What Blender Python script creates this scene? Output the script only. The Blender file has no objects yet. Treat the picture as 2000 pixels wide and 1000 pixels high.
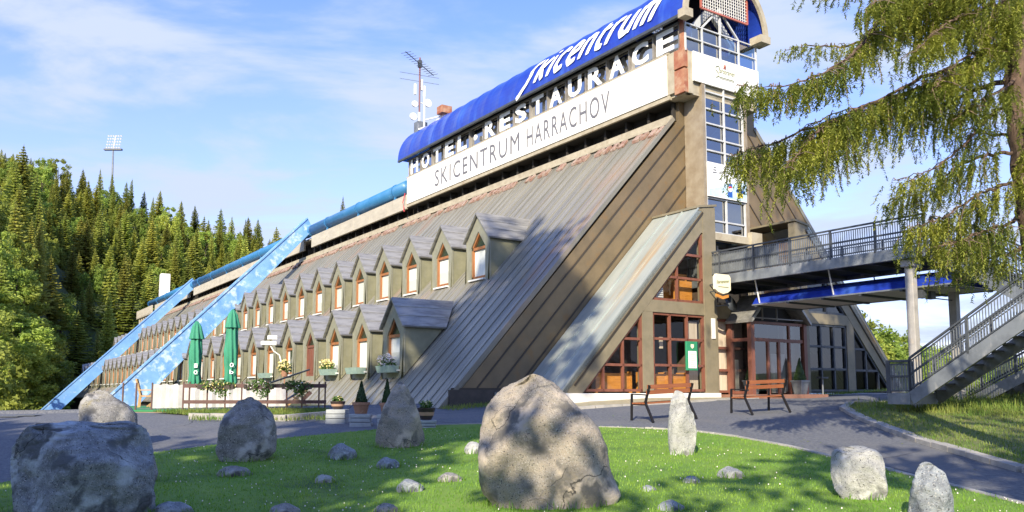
import bpy, bmesh, math, random
from mathutils import Vector, Matrix, noise
R=random.Random(7)
sc=bpy.context.scene
COL=sc.collection
rad=math.radians
# ------------------------------------------------------------------ camera model
FPX=1610.0; CX=1000.0; CY=595.0; PITCH=math.atan(170/1610.0)
cd=bpy.data.cameras.new('camera'); cam=bpy.data.objects.new('camera',cd); COL.objects.link(cam)
cd.sensor_width=36; cd.lens=36*FPX/2000; cd.shift_y=(595-500)/2000.0
cd.clip_start=0.1; cd.clip_end=6000
cam.location=(0,0,0); cam.rotation_euler=(math.pi/2+PITCH,0,0)
sc.camera=cam
def ray(x,y):
    u=(x-CX)/FPX; v=(CY-y)/FPX
    return (u, math.cos(PITCH)-v*math.sin(PITCH), math.sin(PITCH)+v*math.cos(PITCH))
def P(x,y,Y):
    r=ray(x,y); k=Y/r[1]; return Vector((r[0]*k,Y,r[2]*k))
n_=math.hypot(-1083,math.hypot(1610,170)); D1=(-1083/n_,math.hypot(1610,170)/n_); D2=(D1[1],-D1[0])
P0=(2.37,26.5); BROT=math.atan2(D2[1],D2[0])
def Bw(t,s,z): return Vector((P0[0]+s*D1[0]+t*D2[0],P0[1]+s*D1[1]+t*D2[1],z))
# ------------------------------------------------------------------ terrain
def sm(a,b,x):
    t=max(0,min(1,(x-a)/(b-a))); return t*t*(3-2*t)
EAZ=[(-70,.24),(-40,.235),(-32,.222),(-26.6,.195),(-20.3,.165),(-16,.148),(-10,.135),(0,.10),(15,.055),(24,.05),(28,.036),(35,.02),(60,.02),(90,.02)]
def interp(tab,x):
    if x<=tab[0][0]: return tab[0][1]
    for (a,b),(c,d) in zip(tab,tab[1:]):
        if x<=c: return b+(d-b)*(x-a)/(c-a)
    return tab[-1][1]
def gz(X,Y):
    z=-2.2+.07*min(Y,28.0)-.04*max(0,min(5,2.5-X))
    if Y<0: z=-2.2+.03*max(Y,-40)-.04*max(0,min(5,2.5-X))
    z+=.05*max(0,min(10,X-11))
    s=(X-P0[0])*D1[0]+(Y-P0[1])*D1[1]
    dr=max(sm(24.6,38,Y)*sm(-11.2,-14.5,X), sm(26,48,s)*sm(2,-6,X))
    z-=6.0*dr
    rr=math.hypot(X,Y)
    if Y>0 and rr>60:
        az=math.degrees(math.atan2(X,Y))
        top=interp(EAZ,az)*250
        r0=interp([(-60,80),(-34,85),(-31,100),(-28.5,142),(-20,150),(5,150)],az); zh=-6+(top+6)*max(0,min(1,(rr-r0)/(250-r0)))**.85
        if az>5: zh=-2+(top+2)*max(0,min(1,(rr-60)/190))
        k=sm(60,95,rr); z=z*(1-k)+zh*k
    return z
def at(x,y):
    r=ray(x,y); a=3.0; p=None
    while a<400:
        b=a*1.01
        if r[2]*b<gz(r[0]*b,r[1]*b):
            for _ in range(30):
                m=(a+b)/2
                if r[2]*m<gz(r[0]*m,r[1]*m): b=m
                else: a=m
            return Vector((r[0]*b,r[1]*b,gz(r[0]*b,r[1]*b)))
        a=b
    return Vector((r[0]*30,30,gz(r[0]*30,30)))
# ------------------------------------------------------------------ materials
MATS={}
def M(name,c1,c2=None,rough=.7,metal=0,spec=.5,nscale=2.0,stretch=(1,1,1),lo=.4,hi=.65,bump=0,bscale=30,c3=None,s3=20,t3=(.6,.7),st3=None,rnd=0,trans=0,coat=0,emit=None,coord='Object',det=8,br=None):
    m=bpy.data.materials.new(name); m.use_nodes=True; MATS[name]=m
    nt=m.node_tree; N=nt.nodes; L=nt.links
    b=N['Principled BSDF']; out=N['Material Output']
    b.inputs['Roughness'].default_value=rough; b.inputs['Metallic'].default_value=metal
    b.inputs['Specular IOR Level'].default_value=spec
    if coat: b.inputs['Coat Weight'].default_value=coat; b.inputs['Coat Roughness'].default_value=.15
    b.inputs['Base Color'].default_value=(*c1,1)
    tc=N.new('ShaderNodeTexCoord'); mp=N.new('ShaderNodeMapping'); mp.inputs['Scale'].default_value=stretch
    L.new(tc.outputs[coord],mp.inputs['Vector'])
    col=None
    def ns(scale,vec,d=det):
        n=N.new('ShaderNodeTexNoise'); n.inputs['Scale'].default_value=scale; n.inputs['Detail'].default_value=d; n.inputs['Roughness'].default_value=.62
        L.new(vec,n.inputs['Vector']); return n
    def mix(f,a,bb,ty='MIX'):
        x=N.new('ShaderNodeMix'); x.data_type='RGBA'; x.blend_type=ty
        if hasattr(f,'is_linked'): L.new(f,x.inputs[0])
        else: x.inputs[0].default_value=f
        for v,i in ((a,6),(bb,7)):
            if hasattr(v,'is_linked'): L.new(v,x.inputs[i])
            else: x.inputs[i].default_value=(*v,1)
        return x.outputs[2]
    if c2:
        n=ns(nscale,mp.outputs[0]); rp=N.new('ShaderNodeMapRange'); rp.inputs[1].default_value=lo; rp.inputs[2].default_value=hi
        L.new(n.outputs[0],rp.inputs[0]); col=mix(rp.outputs[0],c1,c2)
    if c3:
        v3=mp.outputs[0]
        if st3:
            mp3=N.new('ShaderNodeMapping'); mp3.inputs['Scale'].default_value=st3; L.new(tc.outputs[coord],mp3.inputs['Vector']); v3=mp3.outputs[0]
        n=ns(s3,v3,5); rp=N.new('ShaderNodeMapRange'); rp.inputs[1].default_value=t3[0]; rp.inputs[2].default_value=t3[1]
        L.new(n.outputs[0],rp.inputs[0]); col=mix(rp.outputs[0],col if col else c1,c3)
    if rnd:
        oi=N.new('ShaderNodeObjectInfo'); hs=N.new('ShaderNodeHueSaturation')
        a=N.new('ShaderNodeMapRange'); a.inputs[3].default_value=1-rnd; a.inputs[4].default_value=1+rnd; L.new(oi.outputs['Random'],a.inputs[0]); L.new(a.outputs[0],hs.inputs['Value'])
        w=N.new('ShaderNodeTexWhiteNoise'); w.noise_dimensions='1D'; L.new(oi.outputs['Random'],w.inputs['W'])
        h=N.new('ShaderNodeMapRange'); h.inputs[3].default_value=.475; h.inputs[4].default_value=.515; L.new(w.outputs[0],h.inputs[0]); L.new(h.outputs[0],hs.inputs['Hue'])
        if col: L.new(col,hs.inputs['Color'])
        else: hs.inputs['Color'].default_value=(*c1,1)
        col=hs.outputs[0]
    if col: L.new(col,b.inputs['Base Color'])
    if br:
        n=ns(br[0],mp.outputs[0]); rp=N.new('ShaderNodeMapRange'); rp.inputs[1].default_value=.35; rp.inputs[2].default_value=.65; rp.inputs[3].default_value=br[1]; rp.inputs[4].default_value=br[2]
        L.new(n.outputs[0],rp.inputs[0]); L.new(rp.outputs[0],b.inputs['Roughness'])
    if bump:
        n=ns(bscale,mp.outputs[0]); bp=N.new('ShaderNodeBump'); bp.inputs['Strength'].default_value=bump; bp.inputs['Distance'].default_value=.03
        L.new(n.outputs[0],bp.inputs['Height']); L.new(bp.outputs[0],b.inputs['Normal'])
    if trans:
        t=N.new('ShaderNodeBsdfTranslucent'); x=N.new('ShaderNodeMixShader'); x.inputs[0].default_value=trans
        if col: L.new(col,t.inputs[0])
        else: t.inputs[0].default_value=(*c1,1)
        L.new(b.outputs[0],x.inputs[1]); L.new(t.outputs[0],x.inputs[2]); L.new(x.outputs[0],out.inputs[0])
    return m
def Glass(name,tint=(1,1,1),refl=.12,rough=.02,mx=.8):
    m=bpy.data.materials.new(name); m.use_nodes=True; nt=m.node_tree; N=nt.nodes; L=nt.links
    N.remove(N['Principled BSDF']); out=N['Material Output']
    t=N.new('ShaderNodeBsdfTransparent'); t.inputs[0].default_value=(*tint,1)
    g=N.new('ShaderNodeBsdfGlossy'); g.inputs['Roughness'].default_value=rough
    lw=N.new('ShaderNodeLayerWeight'); lw.inputs[0].default_value=.35
    mr=N.new('ShaderNodeMapRange'); mr.inputs[3].default_value=refl; mr.inputs[4].default_value=mx; L.new(lw.outputs['Fresnel'],mr.inputs[0])
    x=N.new('ShaderNodeMixShader'); L.new(mr.outputs[0],x.inputs[0]); L.new(t.outputs[0],x.inputs[1]); L.new(g.outputs[0],x.inputs[2]); L.new(x.outputs[0],out.inputs[0])
    return m
# ------------------------------------------------------------------ mesh builder
class MB:
    def __init__(s): s.v=[]; s.f=[]; s.m=[]
    def poly(s,pts,m=0):
        i=len(s.v); s.v+= [tuple(p) for p in pts]; s.f.append(tuple(range(i,i+len(pts)))); s.m.append(m); return s
    def hexa(s,p,m=0):
        i=len(s.v); s.v+=[tuple(q) for q in p]
        for f in ((3,2,1,0),(4,5,6,7),(0,1,5,4),(1,2,6,5),(2,3,7,6),(3,0,4,7)):
            s.f.append(tuple(i+k for k in f)); s.m.append(m)
        return s
    def box(s,x0,x1,y0,y1,z0,z1,m=0):
        return s.hexa([(x0,y0,z0),(x1,y0,z0),(x1,y1,z0),(x0,y1,z0),(x0,y0,z1),(x1,y0,z1),(x1,y1,z1),(x0,y1,z1)],m)
    def beam(s,p,q,w,h,up=(0,0,1),m=0):
        p=Vector(p);q=Vector(q);d=(q-p).normalized();u=Vector(up)
        a=d.cross(u)
        if a.length<1e-4: a=d.cross(Vector((1,0,0)))
        a.normalize(); b=a.cross(d).normalized(); a=a*w/2;b=b*h/2
        return s.hexa([p-a-b,p+a-b,q+a-b,q-a-b,p-a+b,p+a+b,q+a+b,q-a+b],m)
    def prism(s,poly,f,m=0,m2=None):
        """poly: list of 2d points; f(pt,k) -> 3d point for k=0,1"""
        n=len(poly);i=len(s.v)
        s.v+=[tuple(f(p,0)) for p in poly]+[tuple(f(p,1)) for p in poly]
        s.f.append(tuple(i+k for k in range(n)));s.f.append(tuple(i+n+k for k in reversed(range(n))));s.m+=[m,m]
        for k in range(n):
            s.f.append((i+k,i+n+k,i+n+(k+1)%n,i+(k+1)%n));s.m.append(m if m2 is None else m2)
        return s
    def py(s,poly,y0,y1,m=0,m2=None): return s.prism(poly,lambda p,k:(p[0],y1 if k else y0,p[1]),m,m2)
    def tube(s,path,r,n=8,m=0,cap=True):
        path=[Vector(p) for p in path]; i0=len(s.v)
        rs=r if isinstance(r,(list,tuple)) else [r]*len(path)
        for k,p in enumerate(path):
            d=(path[min(k+1,len(path)-1)]-path[max(k-1,0)]).normalized()
            a=d.cross(Vector((0,0,1)))
            if a.length<1e-3: a=Vector((1,0,0))
            a.normalize(); b=d.cross(a)
            for j in range(n):
                t=2*math.pi*j/n; s.v.append(tuple(p+(a*math.cos(t)+b*math.sin(t))*rs[k]))
        for k in range(len(path)-1):
            for j in range(n):
                a=i0+k*n+j;b=i0+k*n+(j+1)%n; s.f.append((a,b,b+n,a+n)); s.m.append(m)
        if cap:
            s.f.append(tuple(i0+j for j in range(n)));s.m.append(m)
            s.f.append(tuple(i0+(len(path)-1)*n+j for j in reversed(range(n))));s.m.append(m)
        return s
    def lathe(s,prof,n=20,m=0,c=(0,0,0)):
        return s.tube([(c[0],c[1],c[2]+z) for r,z in prof],[max(r,.001) for r,z in prof],n,m)
    def ell(s,c,r,n=10,k=7,m=0):
        return s.tube([(c[0],c[1],c[2]-r[2]*math.cos(math.pi*j/k)) for j in range(k+1)],[max(.002,r[0]*math.sin(math.pi*j/k)) for j in range(k+1)],n,m)
    def build(s,name,mats,parent=None,smooth=False,bevel=0):
        me=bpy.data.meshes.new(name); me.from_pydata(s.v,[],s.f)
        for x in (mats if isinstance(mats,(list,tuple)) else [mats]): me.materials.append(x)
        me.polygons.foreach_set('material_index',s.m)
        if smooth: me.polygons.foreach_set('use_smooth',[True]*len(s.f))
        me.validate(); me.update()
        bm=bmesh.new(); bm.from_mesh(me); bmesh.ops.recalc_face_normals(bm,faces=bm.faces); bm.to_mesh(me); bm.free()
        o=bpy.data.objects.new(name,me); COL.objects.link(o)
        if parent: o.parent=parent
        if bevel:
            b=o.modifiers.new('b','BEVEL'); b.width=bevel; b.segments=2; b.limit_method='ANGLE'
        return o
def raw(name,v,f,mat,parent=None,smooth=False):
    me=bpy.data.meshes.new(name); me.from_pydata(v,[],f); me.materials.append(mat)
    if smooth: me.polygons.foreach_set('use_smooth',[True]*len(f))
    me.update(); o=bpy.data.objects.new(name,me); COL.objects.link(o)
    if parent: o.parent=parent
    return o
def tag(o,label=None,cat=None,group=None,kind=None):
    if label: o['label']=label
    if cat: o['category']=cat
    if group: o['group']=group
    if kind: o['kind']=kind
    return o
def thing(name,label,cat,loc=(0,0,0),rz=0,group=None):
    o=bpy.data.objects.new(name,None); COL.objects.link(o); o.location=loc; o.rotation_euler=(0,0,rz); o.empty_display_size=.2
    return tag(o,label,cat,group)
def kids(o): return [c for c in COL.objects if c.parent==o]
def dup(o,parent=None):
    c=o.copy(); COL.objects.link(c)
    if parent is not None: c.parent=parent
    for ch in kids(o): dup(ch,c)
    return c
def text_geo(txt,w,h,offset=0,shear=0,ext=.01,spacing=1):
    cu=bpy.data.curves.new('lettering','FONT'); cu.body=txt; cu.size=1; cu.offset=offset; cu.shear=shear; cu.extrude=ext; cu.space_character=spacing; cu.resolution_u=3
    o=bpy.data.objects.new('lettering',cu); COL.objects.link(o)
    dg=bpy.context.evaluated_depsgraph_get(); dg.update()
    me=o.evaluated_get(dg).to_mesh()
    v=[tuple(x.co) for x in me.vertices]; f=[tuple(p.vertices) for p in me.polygons]
    o.evaluated_get(dg).to_mesh_clear(); bpy.data.objects.remove(o); bpy.data.curves.remove(cu)
    xs=[a[0] for a in v]; ys=[a[1] for a in v]; x0,x1,y0,y1=min(xs),max(xs),min(ys),max(ys)
    sx=w/(x1-x0) if w else None; sy=h/(y1-y0) if h else None
    if sx is None: sx=sy
    if sy is None: sy=sx
    return [((a[0]-x0)*sx,(a[1]-y0)*sy,a[2]) for a in v],f
def add_text(mb,txt,w,h,f3,m=0,**k):
    v,f=text_geo(txt,w,h,**k); i=len(mb.v); mb.v+=[tuple(f3(*p)) for p in v]
    for q in f: mb.f.append(tuple(i+j for j in q)); mb.m.append(m)

def cracks(m,scale,width,col,dist=.25):
    nt=m.node_tree;N=nt.nodes;L=nt.links;bs=N['Principled BSDF']; src=bs.inputs['Base Color'].links[0].from_socket
    tc=[n for n in N if n.type=='TEX_COORD'][0]
    n=N.new('ShaderNodeTexNoise'); n.inputs['Scale'].default_value=scale*1.7; n.inputs['Detail'].default_value=5; L.new(tc.outputs['Object'],n.inputs['Vector'])
    a=N.new('ShaderNodeMix'); a.data_type='VECTOR'; a.inputs[0].default_value=dist; L.new(tc.outputs['Object'],a.inputs[4]); L.new(n.outputs['Color'],a.inputs[5])
    v=N.new('ShaderNodeTexVoronoi'); v.feature='DISTANCE_TO_EDGE'; v.inputs['Scale'].default_value=scale; L.new(a.outputs[1],v.inputs['Vector'])
    r=N.new('ShaderNodeMapRange'); r.inputs[1].default_value=0; r.inputs[2].default_value=width; r.inputs[3].default_value=1; r.inputs[4].default_value=0; L.new(v.outputs['Distance'],r.inputs[0])
    n2=N.new('ShaderNodeTexNoise'); n2.inputs['Scale'].default_value=scale*.9; L.new(tc.outputs['Object'],n2.inputs['Vector'])
    r2=N.new('ShaderNodeMapRange'); r2.inputs[1].default_value=.45; r2.inputs[2].default_value=.6; L.new(n2.outputs[0],r2.inputs[0])
    mu=N.new('ShaderNodeMath'); mu.operation='MULTIPLY'; L.new(r.outputs[0],mu.inputs[0]); L.new(r2.outputs[0],mu.inputs[1])
    x=N.new('ShaderNodeMix'); x.data_type='RGBA'; L.new(mu.outputs[0],x.inputs[0]); L.new(src,x.inputs[6]); x.inputs[7].default_value=(*col,1); L.new(x.outputs[2],bs.inputs['Base Color'])
# ------------------------------------------------------------------ material library
m_roof=M('roof metal',(.275,.262,.218),(.155,.15,.128),rough=.4,metal=.12,spec=.35,nscale=1.3,stretch=(.10,2.2,.10),lo=.36,hi=.72,c3=(.34,.22,.15),s3=.8,t3=(.54,.76),st3=(.16,.5,.16),bump=.2,bscale=5,br=(2,.22,.42))
m_gable=M('gable cladding',(.235,.172,.098),(.15,.115,.068),rough=.5,metal=.25,nscale=.9,stretch=(.8,1,.8),lo=.35,hi=.7,c3=(.24,.14,.055),s3=2.2,t3=(.55,.8),bump=.15,bscale=6)
m_seam=M('dark seam',(.05,.038,.027),rough=.6)
m_plin=M('dark plinth',(.05,.042,.036),(.075,.06,.05),nscale=3,rough=.6)
m_olive=M('olive wall',(.235,.20,.135),(.19,.165,.11),rough=.62,nscale=2.2,lo=.4,hi=.65,bump=.1,bscale=8,c3=(.15,.135,.095),s3=5,t3=(.6,.8),st3=(1,1,.25))
m_dwall=M('dormer wall',(.27,.26,.17),(.20,.195,.125),rough=.55,metal=.0,nscale=1.6,lo=.38,hi=.65,c3=(.27,.26,.20),s3=2.5,t3=(.55,.75),st3=(1,1,.4),bump=.12,bscale=7)
m_dtrim=M('dormer trim',(.31,.305,.23),(.26,.255,.19),rough=.5,metal=.2,nscale=3)
m_droof=M('dormer roof',(.42,.41,.385),(.26,.255,.245),rough=.42,metal=.45,nscale=2.0,stretch=(.6,1.6,3.5),lo=.42,hi=.62,bump=.12,bscale=6,c3=(.44,.42,.39),s3=3,t3=(.6,.72))
m_wood=M('window wood',(.36,.15,.055),(.26,.10,.04),rough=.5,nscale=6,stretch=(1,1,.3))
m_redw=M('red brown wood',(.22,.085,.055),(.16,.06,.042),rough=.45,nscale=5,stretch=(1,1,.3))
m_curt=M('white curtain',(.80,.82,.76),(.68,.71,.66),rough=.3,nscale=4,stretch=(1,6,.5),spec=.6,coat=.4)
m_dglass=M('dark glass',(.03,.045,.03),rough=.08,spec=.8,coat=.5)
m_white=M('white paint',(.78,.77,.74),(.72,.71,.68),rough=.55,nscale=2)
m_banner=M('banner white',(.86,.85,.82),(.80,.79,.76),rough=.55,nscale=.6,lo=.45,hi=.75)
m_conc=M('concrete',(.46,.42,.345),(.36,.33,.27),rough=.85,nscale=1.4,stretch=(1,.6,2),lo=.4,hi=.7,bump=.2,bscale=12,c3=(.28,.24,.2),s3=3,t3=(.62,.8),st3=(1,1.2,.2))
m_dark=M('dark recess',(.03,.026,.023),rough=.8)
m_mullw=M('window bar grey',(.55,.56,.57),(.45,.46,.47),rough=.5,nscale=3)
m_rust=M('rusty sheet',(.30,.10,.055),(.42,.22,.12),rough=.6,nscale=2.5,lo=.4,hi=.7,c3=(.5,.36,.24),s3=2,t3=(.55,.75))
m_beige=M('beige trim',(.44,.39,.29),(.33,.285,.205),rough=.6,nscale=2.5,c3=(.32,.2,.12),s3=5,t3=(.62,.78))
m_canopy=M('blue canopy sheet',(.014,.034,.33),(.02,.06,.40),rough=.3,nscale=.8,lo=.4,hi=.7,spec=.6,coat=.35,bump=.08,bscale=2.2,c3=(.05,.13,.50),s3=.7,t3=(.55,.75),st3=(.3,1.6,.3))
m_letter=M('letter white',(.88,.88,.86),rough=.5)
m_grey=M('grey lettering',(.15,.15,.17),rough=.6)
m_mull=M('mullion',(.27,.25,.23),(.20,.185,.17),rough=.5,nscale=3)
m_bluebeam=M('peeling blue paint',(.13,.30,.60),(.22,.42,.70),rough=.55,nscale=.9,lo=.4,hi=.65,c3=(.47,.60,.74),s3=3.0,t3=(.52,.66),st3=(.6,1,.6),bump=.15,bscale=6,det=12)
m_bluebeam2=M('blue paint',(.14,.31,.62),(.21,.40,.68),rough=.55,nscale=.8,lo=.4,hi=.7,c3=(.42,.55,.68),s3=2.0,t3=(.60,.68))
m_pipe=M('blue pipe',(.035,.165,.36),(.05,.20,.42),rough=.42,nscale=.8,c3=(.12,.28,.46),s3=2,t3=(.6,.8))
m_panelside=M('pale sheet',(.47,.50,.46),(.36,.40,.38),rough=.4,metal=.35,nscale=1.5,stretch=(.3,2,.3),c3=(.48,.30,.12),s3=1.0,t3=(.58,.75),st3=(.1,1.2,.1),bump=.1,bscale=6)
m_glass=Glass('clear glass',(.93,.94,.93),.035,.02,.22)
m_portal=Glass('portal glass',(.6,.66,.7),.05,.02,.2)
m_navy=Glass('shaded glass',(.25,.33,.42),.035,.03,.14)  # darker copy of the clear glass, the right block's shade put into its tint
m_blueglass=Glass('sky glass',(.18,.33,.56),.38,.03,.7)
m_inter=M('interior wall',(.10,.065,.045),(.16,.11,.08),rough=.8,nscale=1)
m_curtc=M('cream curtain',(.66,.56,.44),(.52,.43,.33),rough=.8,nscale=2,stretch=(5,5,.4))
m_booth=M('varnished pine',(.70,.30,.06),(.55,.22,.04),rough=.35,nscale=3,stretch=(1,1,5),coat=.2)
m_brick=M('brick fragments',(.27,.15,.11),(.42,.33,.27),rough=.8,nscale=3,c3=(.13,.08,.06),s3=5,t3=(.55,.65))
m_steel=M('galvanised steel',(.25,.27,.29),(.17,.185,.205),rough=.5,metal=.45,nscale=2.5,lo=.4,hi=.65,c3=(.36,.36,.36),s3=4,t3=(.58,.7),st3=(1,1,.35))
m_steeld=M('dark rail paint',(.06,.068,.08),(.085,.095,.11),rough=.5,metal=.2,nscale=4)
m_deck=M('deck underside',(.07,.07,.075),(.05,.05,.055),rough=.7,nscale=1.5)
m_post=M('concrete post',(.40,.38,.36),(.30,.29,.28),rough=.8,nscale=3,c3=(.48,.40,.30),s3=4,t3=(.6,.75),bump=.15,bscale=15)
m_awnund=M('awning lining',(.5,.47,.44),(.43,.40,.38),rough=.9,nscale=2)
m_step=M('red tile step',(.27,.135,.09),(.22,.11,.075),rough=.7,nscale=5)
m_netred=M('red frame',(.42,.13,.10),rough=.6)
m_pale=M('pale board art',(.86,.87,.88),rough=.5)
m_skyart=M('light blue print',(.38,.60,.84),(.60,.76,.90),rough=.5,nscale=.8)
m_canblue=M('deep blue print',(.02,.10,.42),rough=.5); m_canred=M('red print',(.6,.05,.06),rough=.5); m_yel=M('yellow print',(.80,.66,.08),rough=.5)
m_gold=M('gold green print',(.20,.22,.10),rough=.6)
m_cream=M('cream sign',(.84,.78,.58),rough=.5)
m_green=M('green print',(.03,.26,.13),(.025,.22,.11),rough=.5,nscale=3)
m_spruce=None
# ------------------------------------------------------------------ the hotel
SL=1.0846
def rz(x): return -.56+SL*(x+3.94)
hotel=thing('hotel_building','long brown hotel with steep metal roof, two dormer rows and blue barrel canopy','building',(P0[0],P0[1],0),BROT)
SEC=118.0
# roof slab + ribs
b=MB()
b.prism([(2.38,0),(44.2,0),(44.2,1),(2.38,1)],lambda p,k:((-3.98,6.62)[int(p[1])] - (0.1*k if p[1] else .0), p[0], rz((-3.98,6.62)[int(p[1])])-.13*k))
b.prism([(44.35,0),(SEC,0),(SEC,1),(44.35,1)],lambda p,k:((-3.98,6.62)[int(p[1])], p[0], rz((-3.98,6.62)[int(p[1])])-.06-.13*k))
y=2.40
nrm=Vector((-SL,0,1)).normalized()
while y<SEC-.3:
    st=.62 if y<46 else .74
    w=.035; h=.032 if y<46 else .03
    zo=0 if y<44.2 else -.06
    p=Vector((-3.98,y,rz(-3.98)+zo)); q=Vector((6.6,y,rz(6.6)+zo))
    b.beam(p+nrm*h*.4,q+nrm*h*.4,w,h,nrm)
    y+=st
b.beam(Vector((-3.98,2.41,rz(-3.98)))+nrm*.05,Vector((6.6,2.41,rz(6.6)))+nrm*.05,.10,.14,nrm,0)
# other side slope
b.poly([(6.62,2.5,rz(6.62)),(11.6,2.5,rz(6.62)),(11.6,SEC,rz(6.62)),(6.62,SEC,rz(6.62))])
b.hexa([(22.6,2.38,-.6),(22.6,SEC,-.6),(22.5,SEC,-.75),(22.5,2.38,-.75),(11.5,2.38,11.45),(11.5,SEC,11.45),(11.4,SEC,11.3),(11.4,2.38,11.3)])
b.build('roof',m_roof,hotel)
# plinth below roof foot and far end wall
b=MB(); b.box(-3.55,-3.3,46,SEC-.3,-9,-.35); b.box(-3.55,-3.3,2.7,46,-3,-.3); b.poly([(-3.9,SEC-.2,-9),(22.5,SEC-.2,-9),(22.5,SEC-.2,-.7),(11.4,SEC-.2,11.3),(6.6,SEC-.2,10.8),(-3.9,SEC-.2,-.6)]); b.box(22.2,22.4,2.7,SEC-.3,-9,-.6)
b.build('plinth',m_plin,hotel)
# cornice: drip trim + brick fragments + soffit recess
b=MB()
rr=random.Random(3)
b.box(6.28,6.52,2.5,106,rz(6.28)+.12,rz(6.28)+.2,1)
b.box(6.5,6.62,2.5,106,rz(6.5)+.0,rz(6.5)+.30,1)
y=2.6
while y<100:
    L=rr.uniform(.16,.42)*(1 if y<40 else 2)
    if rr.random()<.78:
        x=5.98; hh=rr.uniform(.14,.34)
        b.hexa([(x,y,rz(x)+.02),(x+.3,y,rz(x+.3)+.02),(x+.3,y+L,rz(x+.3)+.02),(x,y+L,rz(x)+.02),(x-.03,y,rz(x)+hh*.5),(x+.27,y,rz(x+.3)+.10),(x+.27,y+L,rz(x+.3)+.10),(x-.03,y+L,rz(x)+hh*.5)],0)
    y+=L+rr.uniform(.06,.22)
b.build('cornice',[m_brick,m_beige],hotel)
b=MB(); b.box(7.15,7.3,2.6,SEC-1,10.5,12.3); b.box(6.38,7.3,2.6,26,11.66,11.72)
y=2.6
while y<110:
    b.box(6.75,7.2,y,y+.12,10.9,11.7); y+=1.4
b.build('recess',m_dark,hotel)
# gable end wall of the main block
b=MB()
b.py([(-3.85,-.62),(22.5,-.62),(11.45,11.4),(11.45,13.3),(6.9,13.3),(6.9,rz(6.9)-.25)],2.42,2.7,0)
b.build('gable_wall',m_gable,hotel)
b=MB()
for k in range(1,16):
    x0=-3.94+.78*k
    p=Vector((x0+.55,2.415,.12)); xe=min(7.25,x0+.55+(11.0-.12)/SL)
    q=Vector((xe,2.415,.12+(xe-x0-.55)*SL)); b.beam(p,q,.05,.05,(0,1,0))
    if k<9:
        x0=22.6-.95*k; p=Vector((x0-.6,2.415,.12)); xe=max(9.7,x0-.6-11.6/SL); q=Vector((xe,2.415,.12+(x0-.6-xe)*SL)); b.beam(p,q,.05,.05,(0,1,0))
b.box(-3.6,.2,2.37,2.415,.06,.12); 
b.build('cladding_seam',m_seam,hotel)
b=MB(); b.box(-3.7,-.95,2.30,2.40,-1.3,.06); b.build('gable_plinth',m_plin,hotel)
b=MB(); b.box(-2.0,-.9,2.1,2.3,-.15,-.02); b.box(-2.0,-.9,2.12,2.3,-.5,-.15,1); b.build('cellar_hatch',[m_panelside,m_white],hotel)
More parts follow.
